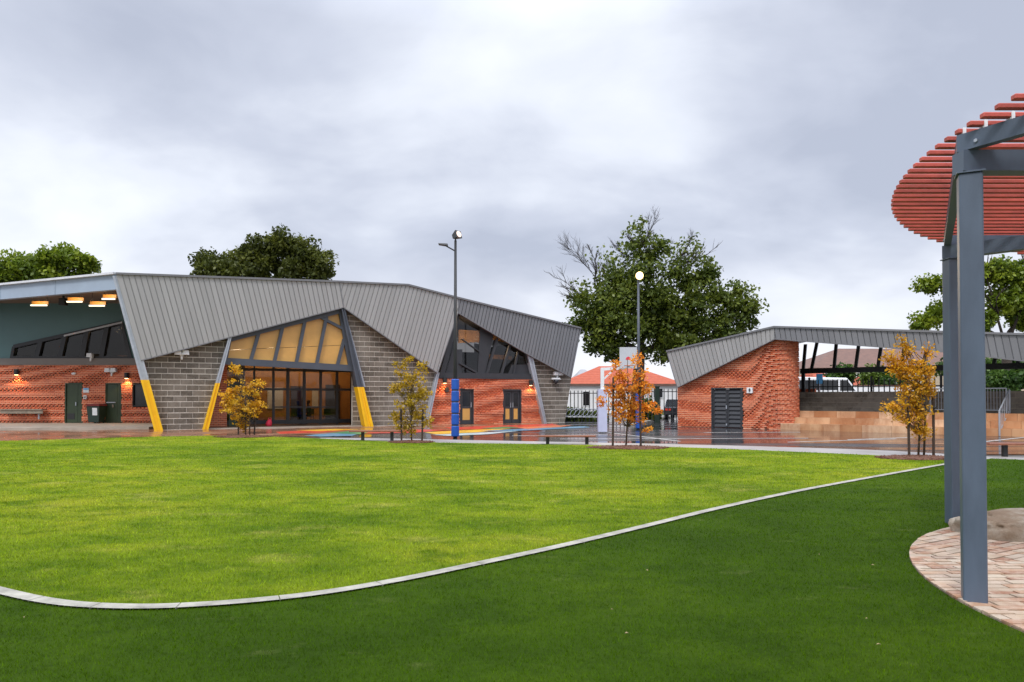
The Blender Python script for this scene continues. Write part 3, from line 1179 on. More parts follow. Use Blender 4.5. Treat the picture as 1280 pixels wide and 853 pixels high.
BL = dict(course=.275, blen=.56, joint=.031)
wall_of('block_wall', [(178, 438), (288, 408), (260, 537), (199, 538)], 'block', 'mortar', BL, seed=1)
wall_of('block_wall', [(431, 386), (549, 450), (548, 470), (534, 531), (464, 533)], 'block', 'mortar', BL, seed=2)
wall_of('block_wall', [(441, 464), (450, 464), (464, 533), (441, 533)], 'block', 'mortar', BL, seed=5, off=-.32)
wall_of('block_wall', [(661, 428), (716, 458), (714, 474), (706, 528.3), (682, 528.8)], 'block', 'mortar', BL, seed=3)

# ---------------- raking columns
def column(left, right, split, n0=-.3, n1=.42, flange=None, base=True, mat='galv'):
    """left/right: (top px, bottom px) of the two edges; split: px height where the yellow starts"""
    (lt, lb), (rt, rb) = left, right
    at = lambda p, q, y: (p[0] + (q[0] - p[0]) * (y - p[1]) / (q[1] - p[1]), y)
    if split:
        upx = [lt, rt, at(rt, rb, split), at(lt, lb, split)]
        lpx = [at(lt, lb, split), at(rt, rb, split), rb, lb]
    else:
        upx, lpx = [lt, rt, rb, lb], None
    res = None
    for px, mt, nm in ((upx, mat, 'raking_column'), (lpx, 'yellow', 'painted_base')):
        if px is None: continue
        q = snap(FW.poly(px, n1))
        mb = MB()
        # H section: two flanges and a web set back between them
        ft = .30
        m0 = [L2(q[0], q[1], ft), L2(q[3], q[2], ft)]
        m1 = [L2(q[0], q[1], 1 - ft), L2(q[3], q[2], 1 - ft)]
        e = .004 if mt == 'yellow' else 0
        mb.wprism(FW, [q[0], m0[0], m0[1], q[3]], n0, n1 + e)
        mb.wprism(FW, [m0[0], m1[0], m1[1], m0[1]], n0, n1 - .045)
        mb.wprism(FW, [m1[0], q[1], q[2], m1[1]], n0, n1 + e)
        o = mb.build(nm, M[mt], hall if res is None else res)
        if res is None: res = o
    return res


column(((140.5, 345), (193, 538.6)), ((150, 345), (204, 538.4)), 475)
column(((285.5, 423), (253.5, 537.2)), ((289.5, 422), (260.5, 537)), 479, n0=-.1)
column(((427, 386), (456.5, 533.4)), ((431, 386), (467, 533.2)), 484, mat='slate')
column(((546, 466), (531.5, 530.4)), ((549.5, 466), (536, 530.3)), None, n0=-.1, n1=.3)
column(((659, 441), (680, 528.9)), ((666.5, 447), (683.5, 528.8)), None, n0=-.1, n1=.3)
# pale outer flange of the entrance column
q = FW.poly([(432.5, 406), (436.5, 408), (456.8, 484), (453, 484)], .2)
MB().wprism(FW, q, -.2, .24).build('raking_column', M['galv'], hall)

# ---------------- entrance
en = MB()
def fbar(p, q, wd, n=.08, dp=.16, mb=None):
    a, b = FW.uv(*p, n), FW.uv(*q, n)
    dv = Vector((b[0] - a[0], b[1] - a[1])); nn = Vector((-dv.y, dv.x)).normalized() * wd / 2
    (mb or en).wprism(FW, [(a[0] + nn.x, a[1] + nn.y), (a[0] - nn.x, a[1] - nn.y), (b[0] - nn.x, b[1] - nn.y), (b[0] + nn.x, b[1] + nn.y)], n - dp, n)


fbar((286, 424.5), (430, 387.5), .26, .14)
fbar((280, 451.5), (442, 460.5), .34, .13)
fbar((287.5, 421), (280.5, 454), .22, .15)
fbar((427.5, 386), (441.5, 462), .42, .12)
for a, b in (((313.5, 451), (324, 415)), ((343, 453), (354, 407)), ((370.5, 454.5), (382, 399)), ((396, 456), (408.5, 396)), ((422, 457.5), (430.5, 424))):
    fbar(a, b, .17, .10)
fbar((398, 395), (429, 411), .15, .105)
ef = en.build('entrance_frame', M['slate'], hall)
pn = FW.poly([(288, 423), (428, 387), (441, 459), (282, 451)], -.06)
sm0, sm1 = FW.uv(286, 437.5, -.06), FW.uv(438, 431, -.06)
dn_ = (sm1[0] - sm0[0], sm1[1] - sm0[1])
ap = MB()
far_ = 30
p0_, p1_ = (sm0[0] - dn_[0] * far_, sm0[1] - dn_[1] * far_), (sm1[0] + dn_[0] * far_, sm1[1] + dn_[1] * far_)
for q_ in (clip_half(ccw(pn), p0_, p1_), clip_half(ccw(pn), (p1_[0], p1_[1] - .022), (p0_[0], p0_[1] - .022))):
    if len(q_) >= 3: ap.wprism(FW, q_, -.12, -.06)
ap.build('amber_panel', M['honey'], ef)

# recessed glazed wall
N0 = -2.2
gl = MB(); gf = MB()
gb = lambda p, q, wd, dp=.10: fbar(p, q, wd, N0 + .05, dp, gf)
gy = FW.uv(380, 531, N0)[1]
gp = [FW.uv(284, 450, N0), FW.uv(444, 455, N0), (FW.uv(444, 531, N0)[0], .06), (FW.uv(284, 531, N0)[0], .06)]
gl.wprism(FW, gp, N0 - .02, N0)
for x, wd in ((300, .10), (318, .10), (342, .12), (360, .17), (380.5, .15), (401, .13), (421.5, .13), (440, .16)):
    fbar((x, 448), (x, 530.2), wd, N0 + .06, .12, gf)
for y, wd in ((461.5, .14), (486.5, .13), (528.6, .22)):
    a, b = FW.uv(284, y, N0), FW.uv(444, y, N0)
    gf.wprism(FW, [(a[0], a[1] - wd / 2), (b[0], a[1] - wd / 2), (b[0], a[1] + wd / 2), (a[0], a[1] + wd / 2)], N0 - .05, N0 + .045)
fbar((342, 509), (421, 509), .07, N0 + .03, .06, gf)
gfo = gf.build('entrance_glazing', M['black'], hall)
gl.build('glass', M['glass'], gfo)
# jambs, porch soffit and red brick reveal on the left
a = FW.uv(262, 530, N0 + .1)[0]; b = FW.uv(283.5, 530, N0 + .1)[0]
wall_of('brick_wall', None, 'brick', 'mortar_red', BR, seed=21, off=N0 + .1, poly=[(a - .8, .0), (b, .0), (b, 4.0), (a - .8, 4.0)], mslab='cavity')
zp = FW.uv(360, 457, 0)[1] - .02
s0, s1 = FW.uv(276, 450, 0)[0] - .6, FW.uv(444, 455, 0)[0] + .2
MB().add([FW.P(s0, zp + .75, -.13), FW.P(s1, zp + .55, -.13), FW.P(s1, zp + .55, N0 - .1), FW.P(s0, zp + .75, N0 - .1)], [[0, 1, 2, 3]]).build('porch_soffit', M['interior'], hall)
# dark green door in the brick reveal
dd = MB(); a = FW.uv(286, 530, N0)[0]; b = FW.uv(298, 530, N0)[0]
dd.wprism(FW, [(a, .06), (b, .06), (b, 2.35), (a, 2.35)], N0 + .01, N0 + .07)
dd.build('door', M['green_door'], hall)

# foyer behind the glass: plywood back wall, side walls, ceiling and lamps
NB = -6.6
sl0, sl1 = FW.uv(276, 500, N0)[0], FW.uv(452, 500, N0)[0]
fo = MB()
fo.wprism(FW, [(sl0 - 1.5, .06), (sl1 + 1.5, .06), (sl1 + 1.5, 4.2), (sl0 - 1.5, 4.2)], NB - .15, NB)
fo.build('foyer_wall', M['ply'], hall)
cab = MB()
r = random.Random(9)
# pinboards, joinery and openings along the foyer's back wall
for f0, f1, z0, z1, mi in ((.05, .22, .06, 2.6, 1), (.25, .33, .06, 2.2, 0), (.40, .52, .9, 2.2, 2), (.58, .68, .06, 2.3, 1), (.75, .80, 1.0, 2.1, 2), (.86, .98, .06, 2.4, 0)):
    cab.wprism(FW, [(sl0 + (sl1 - sl0) * f0, z0), (sl0 + (sl1 - sl0) * f1, z0), (sl0 + (sl1 - sl0) * f1, z1), (sl0 + (sl1 - sl0) * f0, z1)], NB + .01, NB + .08, .5, mi)
cab.build('foyer_joinery', [M['interior'], M['stake'], M['notice']], hall)
cl = MB()
cl.add([FW.P(sl0 - 1.5, 4.25, N0 - .2), FW.P(sl1 + 1.5, 4.25, N0 - .2), FW.P(sl1 + 1.5, 4.25, NB), FW.P(sl0 - 1.5, 4.25, NB)], [[0, 1, 2, 3]])
cl.build('foyer_ceiling', M['interior'], hall)
for s in (sl0 - 1.4, sl1 + 1.3):
    sw = MB()
    sw.wprism(FW, [(s, .06), (s + .1, .06), (s + .1, 4.2), (s, 4.2)], NB, N0 - .2)
    sw.build('foyer_side_wall', M['ply'], hall)
for k in range(4):
    s = sl0 + (sl1 - sl0) * (.14 + .24 * k)
    q = FW.P(s, 4.1, -4.3)
    lt = MB().wprism(FW, [(s - .6, 4.06), (s + .6, 4.06), (s + .6, 4.16), (s - .6, 4.16)], -4.4, -4.2).build('ceiling_lamp', M['warm_tube'], hall)
    lamp('foyer_light', 'POINT', FW.P(s, 3.8, -4.3), 80, (1, .70, .40), hall, .25)
# table, chairs, people and a bag in the foyer
def seated(name, base, rot, label, hgt=1.0):
    """one skinned figure sitting on a chair, plus hair"""
    J = [(0, 0, .50), (0, 0, .72), (0, 0, .95), (0, .02, 1.06), (0, .04, 1.14), (0, .05, 1.28),
         (.19, 0, .94), (.25, .10, .70), (.20, .34, .68), (-.19, 0, .94), (-.25, .10, .70), (-.20, .34, .68),
         (.10, 0, .48), (.12, .44, .50), (.12, .46, .10), (.12, .60, .06), (-.10, 0, .48), (-.12, .44, .50), (-.12, .46, .10), (-.12, .60, .06)]
    E = [(0, 1), (1, 2), (2, 3), (3, 4), (4, 5), (2, 6), (6, 7), (7, 8), (2, 9), (9, 10), (10, 11), (0, 12), (12, 13), (13, 14), (14, 15), (0, 16), (16, 17), (17, 18), (18, 19)]
    R = [.15, .14, .15, .055, .085, .085, .065, .05, .035, .065, .05, .035, .09, .07, .05, .04, .09, .07, .05, .04]
    me = bpy.data.meshes.new(name)
    me.from_pydata(J, E, [])
    o = bpy.data.objects.new(name, me); C.objects.link(o)
    sm = o.modifiers.new('skin', 'SKIN')
    for i, v in enumerate(me.skin_vertices[0].data):
        v.radius = (R[i], R[i]); v.use_root = i == 0
    o.modifiers.new('sub', 'SUBSURF').levels = 1
    me.materials.append(M['cloth'])
    o.location = base; o.rotation_euler = (0, 0, rot)
    WLOC[o.name] = tuple(base)
    hd = bpy.data.meshes.new('hair')
    import bmesh
    bm = bmesh.new(); bmesh.ops.create_uvsphere(bm, u_segments=14, v_segments=9, radius=.115)
    for v in bm.verts: v.co = Vector((v.co.x * .9, v.co.y, v.co.z * .9)) + Vector((0, .02, 1.29))
    bm.to_mesh(hd); bm.free(); hd.materials.append(M['hair'])
    h = bpy.data.objects.new('hair', hd); C.objects.link(h); h.parent = o
    return tag(o, label, 'person')


def chair(loc, rot, label):
    e = empty('chair', (0, 0, 0), label, 'chair', 'chairs in the foyer')
    MB().box(-.22, .22, -.22, .22, .43, .47).build('seat', M['charcoal'], e)
    MB().box(-.22, .22, -.24, -.21, .55, .88).build('backrest', M['charcoal'], e)
    for sx in (-.2, .2):
        for sy in (-.2, .2):
            MB().bar((sx, sy, .43), (sx * 1.05, sy * 1.1, 0), .03, .03).build('leg', M['black'], e)
    for sx in (-.2, .2):
        MB().bar((sx, -.225, .45), (sx, -.225, .6), .03, .02).build('back_post', M['black'], e)
    e.location = loc; e.rotation_euler = (0, 0, rot)
    return e


def fpos(x, n):
    s = FW.uv(x, 500, n)[0]
    return Vector(FW.P(s, .06, n))


for i, (x, n, rot, lb) in enumerate(((372, -3.6, -1.3, 'dark chair left of the small table in the hall foyer'), (386, -3.5, 1.7, 'dark chair right of the small table in the hall foyer'), (406, -3.4, .4, 'dark empty chair nearest the right end of the hall foyer'))):
    chair(fpos(x, n), rot + ang, lb)
seated('person', fpos(372, -3.6), -1.3 + ang, 'person in dark clothes sitting at the left of the foyer table')
seated('person', fpos(386, -3.5), 1.7 + ang, 'person in dark clothes sitting at the right of the foyer table')
tb = fpos(379, -3.55)
te = empty('table', tb, 'small round dark table between two seated people inside the foyer', 'table')
MB().tube([(tb.x, tb.y, .76), (tb.x, tb.y, .80)], .34, 20).build('tabletop', M['stake'], te)
MB().tube([(tb.x, tb.y, .06), (tb.x, tb.y, .10), (tb.x, tb.y, .13), (tb.x, tb.y, .76)], [.25, .24, .035, .035], 12).build('pedestal', M['black'], te)
bg = fpos(336, -1.6)
be = empty('bag', bg, 'small pink red bag left on the ground beside the hall entrance glass', 'bag')
MB().tube([(bg.x, bg.y, .057), (bg.x, bg.y, .10), (bg.x + .03, bg.y, .26), (bg.x + .06, bg.y, .38), (bg.x + .07, bg.y, .42)], [.13, .17, .15, .09, .03], 12).build('bag_body', M['pink'], be, smooth=True)
MB().tube([(bg.x - .02, bg.y, .37), (bg.x + .0, bg.y, .50), (bg.x + .12, bg.y, .50), (bg.x + .14, bg.y, .37)], .016, 6).build('handle', M['pink'], be)

# ---------------- glazed gable and brick wall with doors
dk2 = MB()
fb2 = lambda p, q, wd, n=.10, dp=.16: fbar(p, q, wd, n, dp, dk2)
fb2((571, 388), (660, 440), .22, .16); fb2((549, 469.5), (670, 471), .34, .14)
fb2((573, 390), (552, 470), .26, .15); fb2((658.5, 441), (668, 471), .22, .15)
fb2((608.5, 469), (622, 423), .14); fb2((627, 469), (638, 432), .14); fb2((575, 454), (600, 468), .10, .12); fb2((578, 424), (600, 440), .06, .11); fb2((642, 469), (648, 440), .10)
wf = dk2.build('gable_frame', M['charcoal'], hall)
MB().wprism(FW, FW.poly([(573, 391), (659, 442), (668, 471), (552, 470)], -.05), -.07, -.05).build('glass', M['glass_dark'], wf)
op = MB()
op.wprism(FW, FW.poly([(556, 470), (566, 437), (578, 437), (577, 470)], -.02), -.045, -.02)
op.wprism(FW, FW.poly([(597, 470), (600, 409), (617, 419), (606, 470)], -.02), -.045, -.02)
op.wprism(FW, FW.poly([(634, 470), (640, 456), (660, 456), (664, 470)], -.02), -.045, -.02)
op.build('opaque_panel', M['charcoal'], wf)
# plywood bulkheads seen through the glass
bk = MB()
for k_, px in enumerate(([(573, 412), (600, 414), (600, 428), (573, 429)], [(612, 443), (640, 445), (640, 450), (612, 449)], [(612, 413), (632, 424), (630, 428), (612, 424)])):
    bk = MB()
    bk.wprism(FW, FW.poly(px, -5), -5.1, -5)
    bk.build('bulkhead', M['ply'], hall)
lamp('hall_fill', 'POINT', FW.P(FW.uv(600, 430, -3)[0], FW.uv(600, 425, -3)[1], -3), 260, (1, .75, .5), hall, .3)  # added fill without a fixture, brightens the interior behind the gable glass


def px_hole(wl, x0, y0, x1, y1, off=0.0, floor=None):
    a, c = wl.uv(x0, y1, off), wl.uv(x1, y0, off)
    return (a[0], c[0], a[1] if floor is None else floor, c[1])


h1 = px_hole(FW, 574.5, 485.5, 592, 529, floor=0.0)
h2 = px_hole(FW, 628.5, 487.2, 651.5, 529, floor=0.0)
def tw_hall(s, z):
    v = math.sin(2 * PI * (z / .85 - .10 * s + .35 * math.sin(s * .55)))
    k = 1 if z > .5 else .3
    return .80 * max(0, v) ** .8 * k, .11 * k * (.5 - .5 * v)


wall_of('brick_wall', [(548, 469), (668, 471), (681, 529), (534, 530.6)], 'brick', 'mortar_red', BR, holes=[h1, h2], twist=tw_hall, seed=4, mslab='cavity')


def double_door(h, wl, parent, leaves, off, label=None):
    s0, s1, z0, z1 = h
    fr = MB()
    f = .07
    fr.wprism(wl, [(s0, z0), (s0 + f, z0), (s0 + f, z1), (s0, z1)], off - .2, off + .03)
    fr.wprism(wl, [(s1 - f, z0), (s1, z0), (s1, z1), (s1 - f, z1)], off - .2, off + .03)
    fr.wprism(wl, [(s0 + f, z1 - f), (s1 - f, z1 - f), (s1 - f, z1), (s0 + f, z1)], off - .2, off + .03)
    d = fr.build('door_frame', M['charcoal'], parent)
    w_ = (s1 - s0 - 2 * f) / leaves
    for i in range(leaves):
        a, b = s0 + f + i * w_ + .01, s0 + f + (i + 1) * w_ - .01
        m = .13
        zm = z0 + (z1 - z0) * .47
        lf = MB()
        for q in ([(a, z0 + .02), (a + m, z0 + .02), (a + m, z1 - f - .01), (a, z1 - f - .01)], [(b - m, z0 + .02), (b, z0 + .02), (b, z1 - f - .01), (b - m, z1 - f - .01)],
                  [(a + m, z0 + .02), (b - m, z0 + .02), (b - m, z0 + .26), (a + m, z0 + .26)], [(a + m, zm - .06), (b - m, zm - .06), (b - m, zm + .06), (a + m, zm + .06)],
                  [(a + m, z1 - f - .16), (b - m, z1 - f - .16), (b - m, z1 - f - .01), (a + m, z1 - f - .01)]):
            lf.wprism(wl, q, off - .12, off - .06)
        lo = lf.build('door_leaf', M['charcoal'], parent)
        MB().wprism(wl, [(a + m, z0 + .26), (b - m, z0 + .26), (b - m, zm - .06), (a + m, zm - .06)], off - .10, off - .075).build('timber_panel', M['honey'], lo)
        MB().wprism(wl, [(a + m, zm + .06), (b - m, zm + .06), (b - m, z1 - f - .16), (a + m, z1 - f - .16)], off - .10, off - .085).build('glass', M['carglass'], lo)
        hx = b - m / 2 if i == 0 else a + m / 2
        MB().bar(wl.P(hx, zm + .0, off - .03), wl.P(hx, zm + .3, off - .03), .03, .03).build('handle', M['galv'], lo)


double_door(h1, FW, hall, 1, 0)
double_door(h2, FW, hall, 2, 0)

# ---------------- covered area on the left: frontal brick wall, clerestory, soffit, fascia
LW = Wall(0, gnd(60, 531.8).y + 0, 0.0)
yb = 41.0
LW = Wall(0, yb, 0.0)
ZP = .13
K = Vector(FW.P(*tp[0], O1 - .1))
Lx = at_depth(0, 361, K.y + 3.4)
dv = (Lx - K) / (Lx - K).length
Lf = K + dv * 17
zf0 = at_depth(150, 362, K.y).z
plat = [(-36, yb), (FW.P(sA - .2, 0, 0)[0] + .6, yb), (FW.P(sA - .15, 0, .3)[0], FW.P(sA - .15, 0, .3)[1] + .7), (Lx.x, Lx.y + .2), (-36, Lf.y)]
plat = [(-38, yb + .3), (-18.5, yb + .3), gnd(186, 533.8, ZP)[:2], gnd(100, 534.6, ZP)[:2], gnd(0, 535.2, ZP)[:2], gnd(-260, 536.5, ZP)[:2]]
tag(MB().zprism([tuple(p) for p in plat], -.02, ZP).build('platform', M['slab']), kind='structure')
# porch slab at the entrance
a = [FW.P(FW.uv(262, 530, 0)[0], 0, N0), FW.P(FW.uv(446, 530, 0)[0], 0, N0), FW.P(FW.uv(452, 530, 0)[0], 0, .15), FW.P(FW.uv(258, 530, 0)[0], 0, .15)]
tag(MB().zprism([p[:2] for p in a], -.02, .055).build('porch_slab', M['slab']), kind='structure')

d1 = px_hole(LW, 81, 478.5, 103, 529, floor=ZP); d2 = px_hole(LW, 131.5, 479.3, 152.3, 529, floor=ZP); w1 = px_hole(LW, 165.5, 480, 188, 508.3)
zb1, zb2 = LW.uv(60, 456.5)[1], LW.uv(60, 448.2)[1]
xl, xr = -38.0, -17.3
def tw_left(s, z):
    k = 1 / .46
    u = max(0, min(1, (s + 30) / 11))
    v = math.sin(2 * PI * (z * k * (1 - .45 * u * max(0, min(1, (z - 1.6) / 1.2))) - .28 * u * max(0, z - 1.3) * (s + 28) * .33))
    return .80 * max(0, v + .1) ** .8, .055 * (.5 - .5 * v)


wall_of('brick_wall', None, 'brick', 'mortar_red', BR, holes=[d1, d2, w1], twist=tw_left, seed=6, wl=LW, snapz=ZP,
        poly=[(xl, ZP), (xr, ZP), (xr, zb1), (xl, zb1)], mslab='cavity')
MB().wprism(LW, [(xl, zb1 + .002), (xr, zb1 + .002), (xr, zb2), (xl, zb2)], -.28, .10).build('band_beam', M['band'], hall)
for h in (d1, d2):
    s0, s1, z0, z1 = h
    fr = MB()
    f = .06
    for q in ([(s0, z0), (s0 + f, z0), (s0 + f, z1), (s0, z1)], [(s1 - f, z0), (s1, z0), (s1, z1), (s1 - f, z1)], [(s0 + f, z1 - f), (s1 - f, z1 - f), (s1 - f, z1), (s0 + f, z1)]):
        fr.wprism(LW, q, -.2, .02)
    fr.build('door_frame', M['green_door'], hall)
    lf = MB().wprism(LW, [(s0 + f + .005, z0 + .02), (s1 - f - .22, z0 + .02), (s1 - f - .22, z1 - f - .01), (s0 + f + .005, z1 - f - .01)], -.10, -.04)
    lf.wprism(LW, [(s1 - f - .21, z0 + .02), (s1 - f - .005, z0 + .02), (s1 - f - .005, z1 - f - .01), (s1 - f - .21, z1 - f - .01)], -.10, -.045)
    lo = lf.build('door_leaf', M['green_door'], hall)
    if h is d1:
        MB().wprism(LW, [(s0 + .12, z0 + .22), (s1 - .45, z0 + .22), (s1 - .45, z0 + .55), (s0 + .12, z0 + .55)], -.04, -.025).build('grille', M['black'], lo)
        MB().bar(LW.P(s1 - .36, z0 + 1.0, .0), LW.P(s1 - .36, z0 + 1.2, .0), .05, .04).build('handle', M['galv'], lo)
    else:
        MB().bar(LW.P(s0 + .08, z0 + 1.18, .01), LW.P(s1 - .35, z0 + 1.18, .01), .05, .05).build('handle', M['galv'], lo)
        MB().bar(LW.P(s1 - .5, z0 + .9, .0), LW.P(s1 - .5, z0 + 1.06, .0), .09, .03).build('lock_plate', M['weather'], lo)
s0, s1, z0, z1 = w1
fr = MB()
for q in ([(s0, z0), (s0 + .05, z0), (s0 + .05, z1), (s0, z1)], [(s1 - .05, z0), (s1, z0), (s1, z1), (s1 - .05, z1)], [(s0 + .05, z1 - .05), (s1 - .05, z1 - .05), (s1 - .05, z1), (s0 + .05, z1)], [(s0 + .05, z0), (s1 - .05, z0), (s1 - .05, z0 + .05), (s0 + .05, z0 + .05)]):
    fr.wprism(LW, q, -.15, .01)
wo = fr.build('window_frame', M['black'], hall)
MB().wprism(LW, [(s0 + .05, z0 + .05), (s1 - .05, z0 + .05), (s1 - .05, z1 - .05), (s0 + .05, z1 - .05)], -.12, -.10).build('glass', M['carglass'], wo)
# lining above with the raking clerestory strip
zs_ = at_depth(60, 379.5, yb).z
cs = LW.poly([(15, 448.2), (18, 433.5), (152, 403.5), (164, 448.2)], -.02)
cs = [(cs[0][0], zb2), cs[1], cs[2], (cs[3][0], zb2)]
lin_ = MB()
lin_.wprism(LW, [(xl, zb2 + .002), (cs[0][0], zb2 + .002), cs[1], (cs[1][0], zs_), (xl, zs_)], -.28, 0)
lin_.wprism(LW, [cs[1], cs[2], (cs[2][0], zs_), (cs[1][0], zs_)], -.28, 0)
lin_.wprism(LW, [cs[2], (cs[3][0], zb2 + .002), (xr, zb2 + .002), (xr, zs_), (cs[2][0], zs_)], -.28, 0)
for zz in (zb2 + .9, zb2 + 1.8, zb2 + 2.7):
    lin_.wprism(LW, [(xl, zz), (cs[1][0] - .5, zz), (cs[1][0] - .5, zz + .02), (xl, zz + .02)], 0, .012)
lin_.build('wall_lining', M['teal'], hall)
cm = MB()
def lbar(p, q, wd, n=.05, dp=.15):
    a, b = p, q
    d_ = Vector((b[0] - a[0], b[1] - a[1])); nn = Vector((-d_.y, d_.x)).normalized() * wd / 2
    cm.wprism(LW, [(a[0] + nn.x, a[1] + nn.y), (a[0] - nn.x, a[1] - nn.y), (b[0] - nn.x, b[1] - nn.y), (b[0] + nn.x, b[1] + nn.y)], n - dp, n)


lbar(cs[0], cs[1], .16, .06); lbar(cs[1], cs[2], .20, .07); lbar(cs[2], cs[3], .2, .06)
lbar((cs[0][0], cs[0][1] + .07), (cs[3][0], cs[3][1] + .07), .12, .065)
for xb, xt in ((46, 51), (75, 81), (103, 109), (127, 134)):
    p = LW.uv(xb, 447, 0); q = LW.uv(xt, 404 + (152 - xt) * .224, 0)
    lbar(p, q, .26, .055)
co = cm.build('clerestory_frame', M['black'], hall)
MB().wprism(LW, [cs[0], cs[1], cs[2], cs[3]], -.10, -.08).build('glass', M['glass'], co)
zz = MB()
p, q = LW.uv(80, 420, .1), LW.uv(153, 403, .1)
for i in range(46):
    a, b = L2(p, q, i / 46), L2(p, q, (i + .6) / 46)
    zz.wprism(LW, [(a[0], a[1] - .05), (b[0], b[1] - .05), (b[0], b[1] + .05), (a[0], a[1] + .05)], .06, .11)
zz.build('corrugated_edge', M['flash'], hall)
# fascia, soffit, roof of the covered area
mb = MB()
mb.prism3([(K.x, K.y, zf0), (Lf.x, Lf.y, zf0), (Lf.x + .15, Lf.y + .3, zf0), (K.x + .1, K.y + .25, zf0)], [(K.x, K.y, K.z), (Lf.x, Lf.y, K.z), (Lf.x + .15, Lf.y + .3, K.z), (K.x + .1, K.y + .25, K.z)])
for k in range(1, 5):
    c = K + dv * (k * 4.3)
    mb.bar((c.x - .01, c.y - .01, zf0), (c.x - .01, c.y - .01, K.z), .03, .015, up=(0, 1, 0))
fo_ = mb.build('fascia_beam', M['fascia'], hall)
mb = MB()
mb.bar((K.x, K.y - .02, K.z + .05), (Lf.x, Lf.y - .02, K.z + .05), .3, .10)
mb.build('flashing', M['flash'], fo_)
sof = [(K.x + .05, K.y + .15), (Lf.x, Lf.y + .15), (Lf.x, yb + .3), (xr + 1.2, yb + .3), (xr + 1.2, 37.5)]
MB().zprism(sof, zs_, zs_ + .08).build('soffit', M['soffit'], hall)
MB().zprism(sof, K.z - .12, K.z - .02).build('roof', M['clad_dark'], hall)
# end wall closing the covered area behind the block wall
MB().box(xr, xr + .25, 36.4, yb + .28, 0, zs_ - .002).build('side_wall', M['cavity'], hall)
rm = MB()
rm.box(xl - 1, xr + 3, yb + 7, yb + 7.2, 0, 7)
rm.box(xl - 1, xr + 3, yb + .29, yb + 6.99, 6.9, 7)
rm.box(xl - 1, xl - .9, yb + .29, yb + 6.99, 0, 6.89); rm.box(xr + 1.2, xr + 1.3, yb + .29, yb + 6.99, 0, 6.89)
rm.build('room_lining', M['interior'], hall)
jb = MB()
r = random.Random(31)
for k in range(9):
    x = xl + 9 + k * 1.25
    jb.box(x, x + r.uniform(.5, 1.1), yb + 4.5, yb + 4.7, 0, r.uniform(3.2, 4.6))
jb.build('reflection_blocks', M['ply'], hall)  # added brown blocks standing in for reflections in the clerestory glass
lamp('room_fill', 'POINT', (-24, yb + 2.5, 5.8), 120, (1, .75, .5), hall, .3)  # point source without a fixture inside the closed room

# linear lamps under the soffit
for x0, x1, y, lb in ((38, 59, 381.5, 'leftmost warm linear lamp under the hall soffit'), (83, 103, 377, 'warm linear lamp beside a dark speaker under the hall soffit'), (111, 131, 382, 'lowest warm linear lamp under the hall soffit, second from the raking column'), (127, 144, 373.5, 'warm linear lamp nearest the raking column under the hall soffit')):
    dpt = {381.5: 38.0, 377: 36.8, 382: 36.6, 373.5: 35.4}[y]
    p, q = at_depth(x0, y, dpt), at_depth(x1, y, dpt)
    e = empty('linear_lamp', (p.x, p.y, zs_), lb, 'lamp')
    zt = p.z
    MB().box(p.x, q.x, p.y + .10, p.y + .14, zt - .02, min(zt + .22, zs_ - .002)).build('glow_plate', M['honey'], e)  # added amber plate standing in for the lamp-lit soffit above the tube
    MB().bar((p.x + .1, p.y + .12, zt + .2), (p.x + .1, p.y + .12, zs_), .02, .02).build('hanger', M['charcoal'], e)
    MB().bar((q.x - .1, p.y + .12, zt + .2), (q.x - .1, p.y + .12, zs_), .02, .02).build('hanger', M['charcoal'], e)
    MB().box(p.x + .02, q.x - .02, p.y - .03, p.y + .04, zt - .05, zt + .02).build('tube', M['warm_tube'], e)
    MB().box(p.x, q.x, p.y + .05, p.y + .099, zt - .05, zt + .05).build('housing', M['charcoal'], e)
    lamp('lamp_light', 'AREA', ((p.x + q.x) / 2, p.y - .35, zt + .1), 3.5, (1, .60, .30), e, .3, (PI / 2, 0, 0))
p = at_depth(79, 376, 37.9)
e = empty('loudspeaker', (p.x, p.y, zs_), 'dark box loudspeaker hanging under the soffit beside a linear lamp', 'loudspeaker')
MB().box(p.x - .15, p.x + .18, p.y - .15, p.y + .15, p.z - .25, p.z + .12).build('cabinet', M['black'], e)
MB().box(p.x - .02, p.x + .05, p.y - .04, p.y + .04, p.z + .12, zs_).build('bracket', M['black'], e)
MB().box(p.x - .13, p.x + .16, p.y - .165, p.y - .152, p.z - .22, p.z + .09).build('grille', M['charcoal'], e)


# ---------------- wall lamps
def wall_lamp(wl, x, y, label, on, off=0.0):
    s, z = wl.uv(x, y, off)
    base = Vector(wl.P(s, z, off))
    e = empty('wall_lamp', base, label, 'lamp')
    c = Vector(wl.P(s, z, off + .2))
    MB().tube([c + Vector((0, 0, .17)), c + Vector((0, 0, -.15))], [.12, .12], 14).build('shade', M['black'], e)
    MB().bar(wl.P(s, z + .02, off - .02), wl.P(s, z + .02, off + .12), .06, .1).build('bracket', M['black'], e)
    MB().tube([c + Vector((0, 0, -.155)), c + Vector((0, 0, -.17))], .09, 14).build('bulb', M['warm'], e)
    lamp('lamp_light', 'SPOT', wl.P(s, z - .19, off + .26), on, (1, .55, .2), e, .06).data.spot_size = math.radians(120)
    return e


wall_lamp(LW, 23.5, 465.5, 'black wall lamp glowing on red brick above the grey wall bench', 50)
wall_lamp(LW, 160.5, 470, 'black wall lamp glowing on red brick between the green door and the yellow column', 50)
wall_lamp(FW, 554.5, 476, 'black wall lamp on red brick left of the blue padded light pole', 35)
wall_lamp(FW, 661.5, 479, 'black wall lamp on red brick right of the timber panelled double door', 35)

